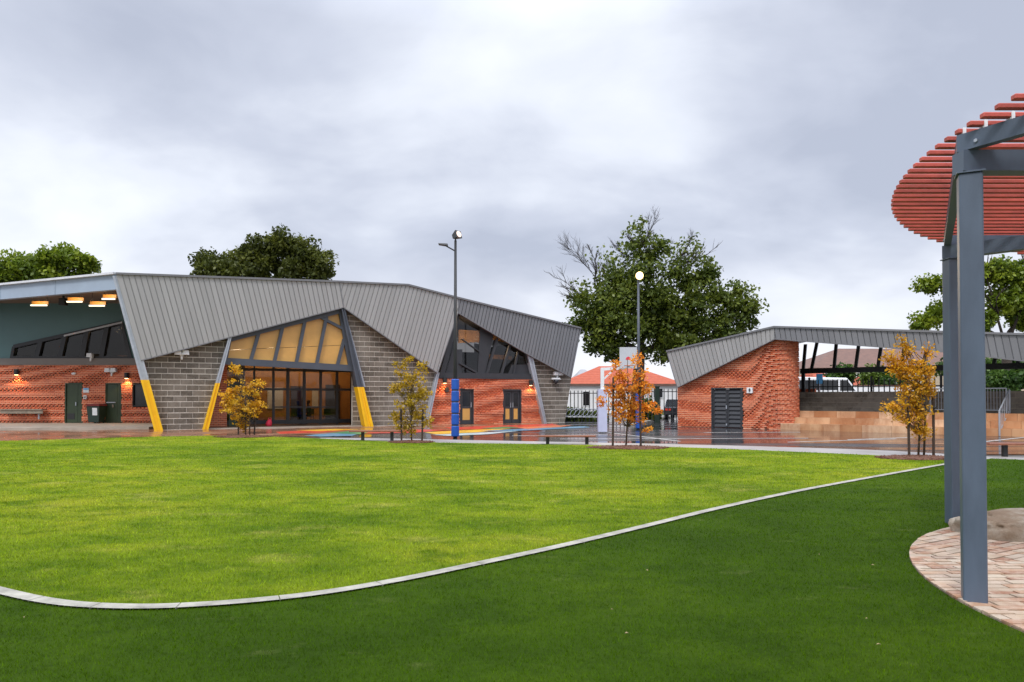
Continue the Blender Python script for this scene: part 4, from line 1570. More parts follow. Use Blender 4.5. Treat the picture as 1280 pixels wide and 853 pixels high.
# ---------------- small things on the walls
def box_thing(name, wl, x0, y0, x1, y1, mat, label, cat, off=0.0, dp=.05, trim=None, base=None):
    a, c = wl.uv(x0, y1, off), wl.uv(x1, y0, off)
    q = [(a[0], a[1]), (c[0], a[1]), (c[0], c[1]), (a[0], c[1])]
    bs = wl.P((a[0] + c[0]) / 2, a[1], off)
    e = empty(name, bs, label, cat)
    MB().wprism(wl, q, off - .01, off + dp).build('panel', M[mat], e)
    if trim:
        for (f0, g0, f1, g1, m2) in trim:
            MB().wprism(wl, [L2(q[0], q[1], f0)[:1] + (q[0][1] + (q[2][1] - q[0][1]) * g0,), L2(q[0], q[1], f1)[:1] + (q[0][1] + (q[2][1] - q[0][1]) * g0,),
                             L2(q[0], q[1], f1)[:1] + (q[0][1] + (q[2][1] - q[0][1]) * g1,), L2(q[0], q[1], f0)[:1] + (q[0][1] + (q[2][1] - q[0][1]) * g1,)], off + dp, off + dp + .012).build('print', M[m2], e)
    return e


box_thing('notice', LW, 105, 485.2, 112.2, 491, 'notice', 'white and pale blue notice on brick right of the left green door', 'sign', dp=.09, trim=[(0.05, .62, .95, .95, 'notice_blue')])
box_thing('notice', LW, 105.3, 494.5, 109, 499, 'notice', 'small square white notice below the larger notice beside the green door', 'sign', dp=.09, trim=[(.2, .2, .8, .75, 'weather')])
box_thing('junction_box', FW, 555.5, 484.5, 559.5, 490.5, 'black', 'small dark box on red brick just below a wall lamp', 'box', dp=.18, trim=[(.15, .1, .85, .3, 'charcoal')])


def floodlight(wl, x, y, label, off, heads=1, camera=False):
    s, z = wl.uv(x, y, off)
    e = empty('security_camera' if camera else 'floodlight', wl.P(s, z, off), label, 'camera' if camera else 'floodlight')
    if camera:
        MB().bar(wl.P(s, z + .1, off - .02), wl.P(s, z + .1, off + .22), .12, .12).build('bracket', M['white'], e)
        MB().wprism(wl, [(s - .28, z + .12), (s + .28, z + .12), (s + .22, z + .22), (s - .22, z + .22)], off + .1, off + .36).build('hood', M['white'], e)
        MB().tube([wl.P(s, z + .1, off + .24), wl.P(s, z + .02, off + .24), wl.P(s, z - .1, off + .24), wl.P(s, z - .16, off + .24)], [.15, .16, .12, .03], 14).build('dome', M['charcoal'], e, smooth=True)
        return e
    MB().bar(wl.P(s, z, off - .02), wl.P(s, z, off + .1), .16, .16).build('mount', M['white'], e)
    for k in range(heads):
        so_ = (k - (heads - 1) / 2) * .34
        mb = MB()
        c = wl.P(s + so_, z + .08, off + .22)
        mb.wprism(wl, [(s + so_ - .16, z - .02), (s + so_ + .16, z - .02), (s + so_ + .13, z + .2), (s + so_ - .13, z + .2)], off + .1, off + .3)
        h = mb.build('head', M['white'], e)
        MB().wprism(wl, [(s + so_ - .12, z + .01), (s + so_ + .12, z + .01), (s + so_ + .1, z + .16), (s + so_ - .1, z + .16)], off + .3, off + .312).build('lens', M['notice'], h)
    MB().tube([wl.P(s, z - .1, off + .1), wl.P(s, z - .25, off + .14)], [.06, .045], 10).build('sensor', M['white'], e)
    return e


floodlight(LW, 141, 465, 'white twin head floodlight on brick above the right green door', 0, 2)
floodlight(LW, 115, 446.5, 'white floodlight on the grey beam between the two green doors', .10, 1)
floodlight(FW, 227, 443.5, 'white twin floodlight high on the grey block wall by the yellow columns', 0, 2)
floodlight(FW, 695.5, 469, 'white floodlight at the top of the right end block wall', 0, 2)
floodlight(FW, 692.5, 477, 'white domed security camera below a floodlight on the right end block wall', 0, 1, True)
s, z = LW.uv(93.5, 467.3)
e = empty('sensor', LW.P(s, z, 0), 'tiny white oval sensor on brick above the left green door', 'sensor')
MB().tube([LW.P(s - .12, z, .06), LW.P(s - .09, z, .09), LW.P(s + .09, z, .09), LW.P(s + .12, z, .06)], [.02, .07, .07, .02], 10).build('body', M['white'], e, smooth=True)
MB().wprism(LW, [(s - .08, z - .05), (s + .08, z - .05), (s + .08, z + .05), (s - .08, z + .05)], -.01, .05).build('mount', M['white'], e)

# wall bench
a, c = LW.uv(4, 517.5, .25), LW.uv(57, 509, .25)
e = empty('wall_bench', LW.P((a[0] + c[0]) / 2, ZP, 0), 'weathered grey bench fixed to the patterned red brick wall on the far left', 'bench')
mb = MB()
for k in range(3):
    mb.box(a[0], c[0], yb - .12 - .15 * (k + 1) + .012, yb - .12 - .15 * k, a[1] + .22, a[1] + .27, .5)
mb.box(a[0], c[0], yb - .50, yb - .465, a[1] + .02, a[1] + .215)
mb.build('seat', M['weather'], e)
for f in (.2, .82):
    x = a[0] + (c[0] - a[0]) * f
    MB().box(x - .04, x + .04, yb - .45, yb - .002, a[1] - .02, a[1] + .02).build('bracket', M['charcoal'], e)
x = a[0] + (c[0] - a[0]) * .86
MB().tube([(x, yb - .3, a[1] + .0), (x, yb - .3, a[1] - .3)], .05, 10).build('pipe', M['galv'], e)

# wheelie bin
p = gnd(120, 528.9, ZP); p = Vector((LW.uv(119.8, 528, .5)[0], yb - .45, ZP))
e = empty('wheelie_bin', p, 'dark green wheelie bin with a maroon lid and white sticker between two green doors', 'bin')
X, Y = p.x, p.y
mb = MB().prism3([(X - .29, Y - .28, ZP + .06), (X + .29, Y - .28, ZP + .06), (X + .29, Y + .28, ZP + .06), (X - .29, Y + .28, ZP + .06)], [(X - .36, Y - .36, ZP + .98), (X + .36, Y - .36, ZP + .98), (X + .36, Y + .36, ZP + .98), (X - .36, Y + .36, ZP + .98)])
mb.build('body', M['bin'], e)
MB().prism3([(X - .39, Y - .40, ZP + .983), (X + .39, Y - .40, ZP + .983), (X + .39, Y + .40, ZP + .983), (X - .39, Y + .40, ZP + .983)], [(X - .34, Y - .30, ZP + 1.09), (X + .34, Y - .30, ZP + 1.09), (X + .34, Y + .38, ZP + 1.11), (X - .34, Y + .38, ZP + 1.11)]).build('lid', M['binlid'], e)
MB().prism3([(X - .03, Y - .336, ZP + .46), (X + .24, Y - .336, ZP + .46), (X + .24, Y - .30, ZP + .46), (X - .03, Y - .30, ZP + .46)], [(X - .03, Y - .372, ZP + .88), (X + .24, Y - .372, ZP + .88), (X + .24, Y - .33, ZP + .88), (X - .03, Y - .33, ZP + .88)]).build('sticker', M['notice'], e)
for sx in (-.25, .25):
    MB().tube([(X + sx - .03, Y + .3, ZP + .10), (X + sx + .03, Y + .3, ZP + .10)], .10, 14).build('wheel', M['rubber'], e)
# ================================================================== RIGHT BUILDING
ha, hb_ = gnd(870, 533.8), gnd(1165, 542.8)
hang = math.atan2(hb_.y - ha.y, hb_.x - ha.x)
HW = BentWall(ha.x, ha.y, hang)
S1 = HW.uv(973, 500)[0]
HW.bend(S1, .72)
cola = empty('covered_walkway', (ha.x, ha.y, 0), 'red brick block with a folded grey metal roof running right over an open covered walkway', 'building')
SL = HW.uv(847, 500)[0]
dh = px_hole(HW, 889.5, 484.5, 928.5, 535, floor=0.0)
zA, zB = HW.uv(847, 485)[1], HW.uv(968, 423)[1]
SEND = S1 + .72 * 1.75
def tw_col(s, z):
    c = (s - SL) / (S1 - SL)
    v = math.sin(2 * PI * ((z + .16 * (s - SL) - 1.25 * max(0, s - (S1 - 1.7)) ** 2) / 1.02))
    amp = .35 + .65 * max(0, min(1, (c - .1) / .4))
    return .72 * max(0, v) ** .8 * amp, .070 * amp * (.5 - .5 * v) * max(.25, min(1, (SEND - s) / 1.6))


zC = zB - .06
bp = [(SL, 0), (SEND, 0), (SEND, zC - .15), (S1 - .1, zC), (SL, zA)]
wall_of('brick_wall', None, 'brick', 'mortar_red', BR, holes=[dh], twist=tw_col, seed=8, wl=HW, parent=cola, poly=bp, mslab='cavity')
# louvred double door
s0, s1, z0, z1 = dh
fr = MB()
f = .07
for q in ([(s0, z0), (s0 + f, z0), (s0 + f, z1), (s0, z1)], [(s1 - f, z0), (s1, z0), (s1, z1), (s1 - f, z1)], [(s0 + f, z1 - f), (s1 - f, z1 - f), (s1 - f, z1), (s0 + f, z1)]):
    fr.wprism(HW, q, -.2, .03)
fr.build('door_frame', M['charcoal'], cola)
mid = (s0 + s1) / 2
for a, b in ((s0 + f + .005, mid - .008), (mid + .008, s1 - f - .005)):
    mb = MB()
    for q in ([(a, z0 + .03), (a + .08, z0 + .03), (a + .08, z1 - f - .01), (a, z1 - f - .01)], [(b - .08, z0 + .03), (b, z0 + .03), (b, z1 - f - .01), (b - .08, z1 - f - .01)]):
        mb.wprism(HW, q, -.12, -.03)
    nl = 9
    hh = (z1 - f - .04 - z0) / nl
    for k in range(nl):
        z = z0 + .03 + k * hh
        lo = [HW.P(a + .08, z + hh * .92, -.11), HW.P(b - .08, z + hh * .92, -.11), HW.P(b - .08, z, -.035), HW.P(a + .08, z, -.035)]
        hi = [(x, y, zz + .03) for x, y, zz in lo]
        mb.prism3(lo, hi)
    mb.wprism(HW, [(a + .08, z0 + .03), (b - .08, z0 + .03), (b - .08, z1 - f - .02), (a + .08, z1 - f - .02)], -.16, -.13)
    lo = mb.build('door_leaf', M['charcoal'], cola)
    if a < mid - .5:
        MB().bar(HW.P(b - .04, z0 + 1.0, -.02), HW.P(b - .04, z0 + 1.18, -.02), .05, .05).build('handle', M['galv'], lo)
        MB().bar(HW.P(b - .04, z0 + .12, -.02), HW.P(b - .04, z0 + .22, -.02), .05, .05).build('bolt', M['galv'], lo)
# metal roof panels
O2 = .40
rt = [(833.5, 440), (968, 409.5), (1280, 419), (1420, 423.5)]
rb = [(846.5, 484.5), (968, 424), (1179, 440), (1280, 451.5), (1420, 467)]
A2 = HW.poly([rt[0], rt[1], rb[1], rb[0]], O2)
# Wall.poly maps on to the straight plane; build the roof on the straight wall
HS = Wall(ha.x, ha.y, hang)
mb = MB()
mb.wprism(HS, A2, O2 - .15, O2 - .05)
NP2 = 26
rr = random.Random(12)
for i in range(NP2):
    t0, t1 = (i + .08) / NP2, (i + .92) / NP2
    mb.wprism(HS, [L2(A2[0], A2[1], t0), L2(A2[0], A2[1], t1), L2(A2[3], A2[2], t1), L2(A2[3], A2[2], t0)], O2 - .055, O2 + rr.uniform(-.004, .004), rr.random())
mb.build('roof_panel', M['clad'], cola)
B2 = HS.poly([rt[1], rt[2], rt[3], rb[4], rb[3], rb[2], rb[1]], O2)
# convex pieces of the long strip
for i, q in enumerate(([B2[0], L2(B2[0], B2[1], .68), B2[5], B2[6]], [L2(B2[0], B2[1], .68), B2[1], B2[4], B2[5]], [B2[1], B2[2], B2[3], B2[4]])):
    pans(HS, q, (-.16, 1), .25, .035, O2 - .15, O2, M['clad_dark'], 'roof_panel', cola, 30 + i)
mb = MB()
tp2 = HS.poly(rt, O2)
for p, q in zip(tp2, tp2[1:]):
    mb.bar(HS.P(p[0], p[1] + .03, O2 - .06), HS.P(q[0], q[1] + .03, O2 - .06), .28, .09)
mb.build('ridge_capping', M['cap'], cola)
mb = MB()
lb2 = HS.poly(rb, O2)
for p, q in zip(lb2, lb2[1:]):
    mb.bar(HS.P(p[0], p[1], O2 - .08), HS.P(q[0], q[1], O2 - .08), .16, .045)
p, q = tp2[0], lb2[0]
mb.bar(HS.P(p[0], p[1], O2 - .08), HS.P(q[0], q[1], O2 - .08), .16, .05)
mb.build('panel_trim', M['cap'], cola)
D2 = 5.6
mb = MB()
for p, q in zip(tp2, tp2[1:]):
    lo = [HS.P(p[0], p[1] - .10, O2 - .16), HS.P(q[0], q[1] - .10, O2 - .16), HS.P(q[0], q[1] - .25, -D2), HS.P(p[0], p[1] - .25, -D2)]
    mb.prism3(lo, [(x, y, z + .12) for x, y, z in lo])
mb.build('roof', M['clad_dark'], cola)
# steel purlins showing under the roof
mb = MB()
for n in (-.6, -1.7, -2.9, -4.1):
    for p, q in zip(tp2[1:], tp2[2:]):
        mb.bar(HS.P(p[0], p[1] - .24 - .02 * abs(n), n), HS.P(q[0], q[1] - .24 - .02 * abs(n), n), .08, .16)
mb.build('purlin', M['black'], cola)
# side and back of the brick block
MB().wprism(HS, [(SL, 0), (SL + .2, 0), (SL + .2, zA - .05), (SL, zA - .05)], -D2 + .2, -.30).build('side_wall', M['brick'], cola)
SB = S1 - .1
MB().wprism(HS, [(SL, 0), (SB, 0), (SB, zA - .05), (SL, zA - .05)], -D2, -D2 + .19).build('back_wall', M['brick'], cola)

# sandstone terraces
mb = []
SR_ = HS.uv(1420, 545)[0]
ter = empty('terrace_steps', HS.P(S1 + 2, 0, 0), 'three tier orange sandstone seating steps along the wet asphalt court', 'steps')
for k, (x0, n1, za, zb_) in enumerate(((975.5, .10, 0, .31), (985, -.42, .31, .61), (990.5, -.94, .61, .92))):
    a = HS.uv(x0, 530, n1)[0]
    m2 = MB()
    r = random.Random(40 + k)
    s = a
    while s < SR_:
        ln = r.uniform(.75, 1.25)
        m2.wprism(HS, [(s + .004, za), (s + ln - .004, za), (s + ln - .004, zb_ + r.uniform(-.006, .004)), (s + .004, zb_ + r.uniform(-.006, .004))], n1 - .75, n1 + r.uniform(-.008, .008), r.random())
        s += ln
    m2.build('step', M['sandstone'], ter)
MB().wprism(HS, [(HS.uv(992, 520, -1.6)[0], 0), (SR_, 0), (SR_, .86), (HS.uv(992, 520, -1.6)[0], .86)], -5.4, -1.68).build('infill', M['slab'], ter)
# grey block wall behind the terraces
Z2 = HS.uv(1050, 490, -2.3)[1]
a = HS.uv(985, 500, -2.3)[0]
gw = empty('block_wall', HS.P(a + 3, .9, -2.3), 'low dark grey block retaining wall above the sandstone steps', 'wall')
U, J = masonry(Wall(ha.x, ha.y, hang), [(a, .87), (SR_, .87), (SR_, Z2), (a, Z2)], .235, .6, .02, off=-2.3, seed=9, zbase=.87)
o = U.build('blocks', M['block'], gw)
J.build('mortar', M['weather'], gw)
MB().wprism(HS, [(a, .87), (SR_, .87), (SR_, Z2 - .02), (a, Z2 - .02)], -2.6, -2.3 - .016).build('backing', M['weather'], gw)
# rear frame: beam, raking mullions, columns
NR = -5.0
zq0, zq1 = HS.uv(1060, 466, NR)[1], HS.uv(1060, 459.5, NR)[1]
sa, sb = HS.uv(1000, 460, NR)[0], HS.uv(1420, 460, NR)[0]
zroof = lambda s: float(np.interp(s, [p[0] for p in tp2], [p[1] for p in tp2])) - .42
mb = MB().wprism(HS, [(sa, zq0), (sb, zq0), (sb, zq1), (sa, zq1)], NR - .15, NR)
mb.build('rear_beam', M['black'], cola)
for xb, xt in ((1003.5, 1003.5), (1014, 1018), (1042, 1042), (1069, 1070), (1097, 1098), (1126, 1127), (1154, 1155), (1182, 1183), (1212, 1213), (1242, 1243), (1272, 1273)):
    s_ = HS.uv(xb, 460, NR)[0]; st = HS.uv(xt, 430, NR)[0]
    m2 = MB()
    zt = zroof(st)
    m2.wprism(HS, [(s_ - .08, zq1 + .002), (s_ + .08, zq1 + .002), (st + .20, zt), (st + .04, zt)], NR - .13, NR - .02)
    m2.build('mullion', M['black'], cola)
for x in (1003.5, 1186, 1330, 1415):
    s_ = HS.uv(x, 470, NR)[0]
    MB().wprism(HS, [(s_ - .09, 0), (s_ + .09, 0), (s_ + .09, zq0), (s_ - .09, zq0)], NR - .14, NR - .01).build('column', M['black'], cola)
for x in (1192, 1330):
    s_ = HS.uv(x, 500, -.9)[0]
    MB().wprism(HS, [(s_ - .08, .6), (s_ + .08, .6), (s_ + .08, 3.1), (s_ - .08, 3.1)], -.5, -.34).build('column', M['black'], cola)
# pale translucent edge strip under the roof
p, q = HS.uv(1026, 433.5, NR + .6), HS.uv(1175, 447, NR + .6)

# pictogram sign
e = box_thing('pictogram_sign', HS, 934.5, 484.6, 941.6, 491.6, 'white', 'small square white toilet pictogram sign right of the louvred double door', 'sign', dp=.115)
a, c = HS.uv(935.2, 491), HS.uv(940.9, 485.2)
sx, sz = c[0] - a[0], c[1] - a[1]
mb = MB()
for (u0, v0, u1, v1) in ((.40, .72, .62, .92), (.30, .36, .72, .70), (.36, .08, .48, .38), (.54, .08, .66, .38)):
    mb.wprism(HS, [(a[0] + sx * u0, a[1] + sz * v0), (a[0] + sx * u1, a[1] + sz * v0), (a[0] + sx * u1, a[1] + sz * v1), (a[0] + sx * u0, a[1] + sz * v1)], .115, .123)
mb.build('pictogram', M['charcoal'], e)

# handrails on the right
def railing(p, q, hgt, label, n=8, infill=True, name='handrail'):
    p, q = Vector(p), Vector(q)
    e = empty(name, p, label, 'railing')
    MB().bar(p + Vector((0, 0, hgt)), q + Vector((0, 0, hgt)), .05, .05).build('rail', M['galv'], e)
    MB().bar(p + Vector((0, 0, .12)), q + Vector((0, 0, .12)), .035, .035).build('rail', M['galv'], e)
    for k in (0, 1):
        c = p.lerp(q, k)
        MB().bar(c, c + Vector((0, 0, hgt)), .05, .05).build('post', M['galv'], e)
    mb = MB()
    for k in range(1, n):
        c = p.lerp(q, k / n)
        mb.bar(c + Vector((0, 0, .12)), c + Vector((0, 0, hgt)), .018, .018)
    mb.build('balusters', M['galv'], e)
    return e


sr0, sr1 = HS.uv(1163, 500, -2.2)[0], HS.uv(1258, 500, -2.2)[0]
railing(HS.P(sr0, .92, -2.15), HS.P(sr1, .92, -2.15), 1.08, 'galvanised railing on the steps between the orange tree and the blue grey posts', 26)
sr2 = HS.uv(1250, 530, .0)[0]
railing(HS.P(sr2, 0.02, .16), HS.P(HS.uv(1262, 515, -1.6)[0], .93, -1.6), 1.0, 'sloping galvanised stair handrail rising up the sandstone steps at right', 6)
# palisade fence, sign and street behind the walkway
def palisade(p, q, z0, hgt, gap, label, mat='black', rails=(.15, .8)):
    p, q = Vector((p[0], p[1], z0)), Vector((q[0], q[1], z0))
    e = empty('palisade_fence', p, label, 'fence')
    n = max(2, int((q - p).length / gap))
    d = (q - p).normalized()
    mb = MB()
    for k in range(n + 1):
        c = p + (q - p) * (k / n)
        s = Vector((d.x, d.y, 0)) * .026
        t_ = Vector((-d.y, d.x, 0)) * .008
        lo = [c - s - t_, c + s - t_, c + s + t_, c - s + t_]
        mb.prism3(lo, [v + Vector((0, 0, hgt - .08)) for v in lo])
        mb.add([lo[0] + Vector((0, 0, hgt - .08)), lo[1] + Vector((0, 0, hgt - .08)), lo[2] + Vector((0, 0, hgt - .08)), lo[3] + Vector((0, 0, hgt - .08)), c + Vector((0, 0, hgt))], [[0, 1, 4], [1, 2, 4], [2, 3, 4], [3, 0, 4]])
    mb.build('pickets', M[mat], e)
    for f in rails:
        MB().bar(p + Vector((-d.y, d.x, 0)) * .03 + Vector((0, 0, hgt * f)), q + Vector((-d.y, d.x, 0)) * .03 + Vector((0, 0, hgt * f)), .03, .05).build('rail', M[mat], e)
    m = max(1, round((q - p).length / 2.6))
    for k in range(m + 1):
        c = p + (q - p) * (k / m) + Vector((-d.y, d.x, 0)) * .08
        MB().bar(c, c + Vector((0, 0, hgt + .1)), .08, .08).build('post', M[mat], e)
    return e


n_ = -3.6
zf = HS.uv(1060, 473.5, n_)[1]
palisade(HS.P(HS.uv(1011, 490, n_)[0], 0, n_), HS.P(HS.uv(1176, 490, n_)[0], 0, n_), 1.5, zf - 1.5, .24, 'black palisade fence behind the low grey block wall under the walkway roof', rails=(.3, .62))
p = at_depth(1024.5, 490, 40.5)
e = empty('street_sign', (p.x, p.y, 0), 'thin pale signpost with a small blue sign behind the grey block wall', 'sign')
zt = at_depth(1024.5, 468, 40.5).z
MB().tube([(p.x, p.y, 0), (p.x, p.y, zt)], .035, 8).build('pole', M['galv'], e)
MB().box(p.x - .20, p.x + .16, p.y - .06, p.y - .04, zt - .55, zt + .02).build('sign_panel', M['notice_blue'], e)

# ================================================================== LIGHT POLES, HOOP, BENCHES
def light_pole(px, py, ytop, label, pad_top, lit, arm, depth=None):
    b = gnd(px, py) if depth is None else at_depth(px, py, depth)
    b.z = 0
    e = empty('light_pole', b, label, 'light pole')
    zt = at_depth(px, ytop, b.y).z
    zp_ = at_depth(px, pad_top, b.y).z
    MB().tube([(b.x, b.y, 0), (b.x, b.y, zt * .5), (b.x, b.y, zt)], [.085, .07, .05], 14).build('pole', M['black'] if not lit else M['slate'], e, smooth=True)
    mb, st = MB(), MB()
    n = 5
    for k in range(n):
        z0, z1 = .05 + (zp_ - .05) * k / n, .05 + (zp_ - .05) * (k + 1) / n
        mb.tube([(b.x, b.y, z0 + .02), (b.x, b.y, z0 + .05), (b.x, b.y, z1 - .05), (b.x, b.y, z1 - .02)], [.135, .155, .155, .135], 18)
        if k: MB().tube([(b.x, b.y, z0 - .02), (b.x, b.y, z0 + .02)], .14, 18).build('strap', M['charcoal'], e)
    mb.build('padding', M['blue'], e, smooth=False)
    # floodlight head on top
    T = Vector((b.x, b.y, zt))
    hd = MB()
    fwd = Vector((.80, -.62, .30)).normalized() if not lit else Vector((.15, -.95, -.22)).normalized()
    c = T + Vector((0, 0, .18)) + fwd * .06
    sd_ = fwd.cross(Vector((0, 0, 1))).normalized(); up_ = sd_.cross(fwd)
    def q4(cc, a_, b_): return [cc + sd_ * a_ + up_ * b_, cc - sd_ * a_ + up_ * b_, cc - sd_ * a_ - up_ * b_, cc + sd_ * a_ - up_ * b_]
    hd.prism3(q4(c - fwd * .16, .08, .08)[::-1], q4(c + fwd * .12, .16, .15)[::-1])
    hd.bar(T, T + Vector((0, 0, .16)), .06, .06)
    ho = hd.build('lamp_head', M['charcoal'], e)
    ln = MB().tube([c + fwd * .122, c + fwd * .14], .125 if not lit else .19, 18)
    ln.build('lens', M['flood'] if lit else M['flood_dim'], ho)
    lamp('flood_light', 'SPOT', c + fwd * .25, 900 if lit else 250, (1, .72, .4), e, .2, fwd.to_track_quat('-Z', 'Y').to_euler()).data.spot_size = math.radians(130)
    if arm:
        q = T + Vector((-.42, -.05, .08)) - Vector((0, 0, .35))
        MB().bar(T - Vector((0, 0, .42)), q + Vector((0, 0, .08)), .045, .045).build('arm', M['black'], e)
        mb = MB(); mb.prism3([(q.x - .24, q.y - .14, q.z + .10), (q.x + .12, q.y - .14, q.z + .04), (q.x + .12, q.y + .14, q.z + .04), (q.x - .24, q.y + .14, q.z + .10)], [(q.x - .24, q.y - .12, q.z + .14), (q.x + .12, q.y - .12, q.z + .12), (q.x + .12, q.y + .12, q.z + .12), (q.x - .24, q.y + .12, q.z + .14)])
        mb.build('lamp_head', M['charcoal'], e)
    return e


light_pole(569, 548, 301, 'tall black light pole with a blue padded base in front of the hall', 473.5, False, True)
light_pole(798.5, 537.5, 349, 'light pole with a lit warm floodlight in front of the big tree', 490, True, False)

M['board'] = simple('backboard_acrylic', (.50, .52, .56), .3, .05, 2)
# basketball hoop: padded white post, arm, backboard, ring
b = gnd(753, 541.5)
hp = empty('basketball_hoop', b, 'white basketball hoop with a pale lilac padded post behind the orange sapling', 'basketball hoop')
zt = at_depth(753, 460.5, b.y).z
MB().box(b.x - .075, b.x + .075, b.y - .075, b.y + .075, 0, zt).build('post', M['white'], hp)
zp_ = at_depth(753, 487, b.y).z
MB().box(b.x - .20, b.x + .19, b.y - .2, b.y + .2, .06, zp_).build('padding', M['lilac'], hp)
ax = at_depth(783, 461, b.y).x
MB().bar((b.x - .07, b.y, zt - .05), (ax, b.y, zt + .02), .13, .13).build('arm', M['white'], hp)
MB().bar((b.x, b.y, zt - .55), (ax - .5, b.y, zt + .0), .07, .07).build('brace', M['white'], hp)
q0, q1 = at_depth(774, 461, b.y), at_depth(795.5, 434.5, b.y)
bb = MB().box(q0.x, q1.x, b.y - .14, b.y - .10, q0.z, q1.z).build('backboard', M['board'], hp)
# small emblem low on the board
ex, ez = (q0.x + q1.x) / 2, q0.z + (q1.z - q0.z) * .45
MB().add([(ex - .12, b.y - .146, ez - .04), (ex + .12, b.y - .146, ez - .04), (ex + .10, b.y - .146, ez + .05), (ex, b.y - .146, ez + .11), (ex - .10, b.y - .146, ez + .05)], [[0, 1, 2, 3, 4]]).build('emblem', M['pink'], bb)
MB().bar((ax - .05, b.y, zt), (ax, b.y - .1, q0.z + .3), .09, .09).build('bracket', M['white'], hp)
rg = MB()
rc = Vector((ex, b.y - .40, q0.z + .12))
pts = [rc + Vector((.225 * math.cos(2 * PI * i / 20), .225 * math.sin(2 * PI * i / 20), 0)) for i in range(21)]
rg.tube(pts, .012, 6)
rg.bar(rc + Vector((0, .225, 0)), rc + Vector((0, .27, 0)), .08, .02)
rg.build('hoop_ring', M['p_orange'], hp)


def bench(x0, x1, legs, ypl, ybase, label):
    b = gnd((x0 + x1) / 2, ybase)
    e = empty('bench', b, label, 'bench')
    Y = b.y
    X0, X1 = at_depth(x0, 540, Y).x, at_depth(x1, 540, Y).x
    z = at_depth(640, ypl, Y).z
    mb = MB()
    for k in range(3):
        mb.box(X0, X1, Y - .21 + k * .145, Y - .21 + k * .145 + .13, z - .045, z, .3 + .2 * k)
    mb.build('seat', M['timber_red'], e)
    for lx in legs:
        X = at_depth(lx, 540, Y).x
        MB().box(X - .055, X + .055, Y - .05, Y + .05, .0, z - .047).build('leg', M['black'], e)
    return e


bench(438, 503, (453.5, 490), 538.5, 551.5, 'low red timber bench between the yellow column and the olive coloured sapling')
bench(671, 744, (684.5, 733.5), 544.5, 556, 'low red timber bench left of the basketball hoop')
bench(1233, 1305, (1255.5, 1296), 554, 571.5, 'low red timber bench at the far right behind the blue grey posts')

# ================================================================== STREET BEHIND
# palisade fence between the two buildings
f0, f1, f2 = at_depth(704, 528, 47.2), at_depth(800, 528, 45.5), at_depth(856, 529, 44.5)
palisade(f0[:2], f1[:2], 0, at_depth(720, 487.8, 46.5).z, .25, 'black palisade fence from the hall end wall to the gate', rails=(.4, .9))
palisade(f1[:2], f2[:2], 0, at_depth(820, 485.5, 45).z, .25, 'black palisade fence and gate beside the brick block', rails=(.3, .9))
gp = at_depth(820.5, 528, 44.9)
e = empty('gate_post', (gp.x, gp.y, 0), 'thick dark green gate post in the palisade fence', 'post')
MB().box(gp.x - .14, gp.x + .14, gp.y - .3, gp.y - .06, 0, at_depth(820, 484, 44.9).z).build('post', M['bin'], e)
MB().box(gp.x - .17, gp.x + .17, gp.y - .33, gp.y - .03, at_depth(820, 484, 44.9).z, at_depth(820, 483, 44.9).z).build('cap', M['bin'], e)
# white hoops of a bike rack against the hedge
e = None
a, c = at_depth(705, 524, 46.2), at_depth(748, 524, 45.2)
bkr = empty('bike_rack', (a.x, a.y, 0), 'row of pale looped bike racks at the foot of the palisade fence', 'bike rack')
for k in range(8):
    m_ = a.lerp(c, (k + .5) / 8)
    pts = [(m_.x + .28 * math.cos(t_) + .12 * math.sin(t_), m_.y - .3, .62 + .26 * math.sin(t_)) for t_ in [2 * PI * i / 16 for i in range(17)]]
    MB().tube(pts, .017, 6).build('hoop', M['galv'], bkr)
MB().bar((a.x - .2, a.y - .3, .36), (c.x + .2, c.y - .3, .36), .05, .05).build('rail', M['white'], bkr)
for m_ in (a, c):
    MB().bar((m_.x, m_.y - .3, 0), (m_.x, m_.y - .3, .36), .05, .05).build('post', M['white'], bkr)
# pale kerb of the ramp beside the brick block
p, q = gnd(790, 533), gnd(850, 519.5)
tag(MB().bar((p.x, p.y, .06), (q.x, q.y, .06), .25, .14).build('kerb', M['concrete']), kind='structure')


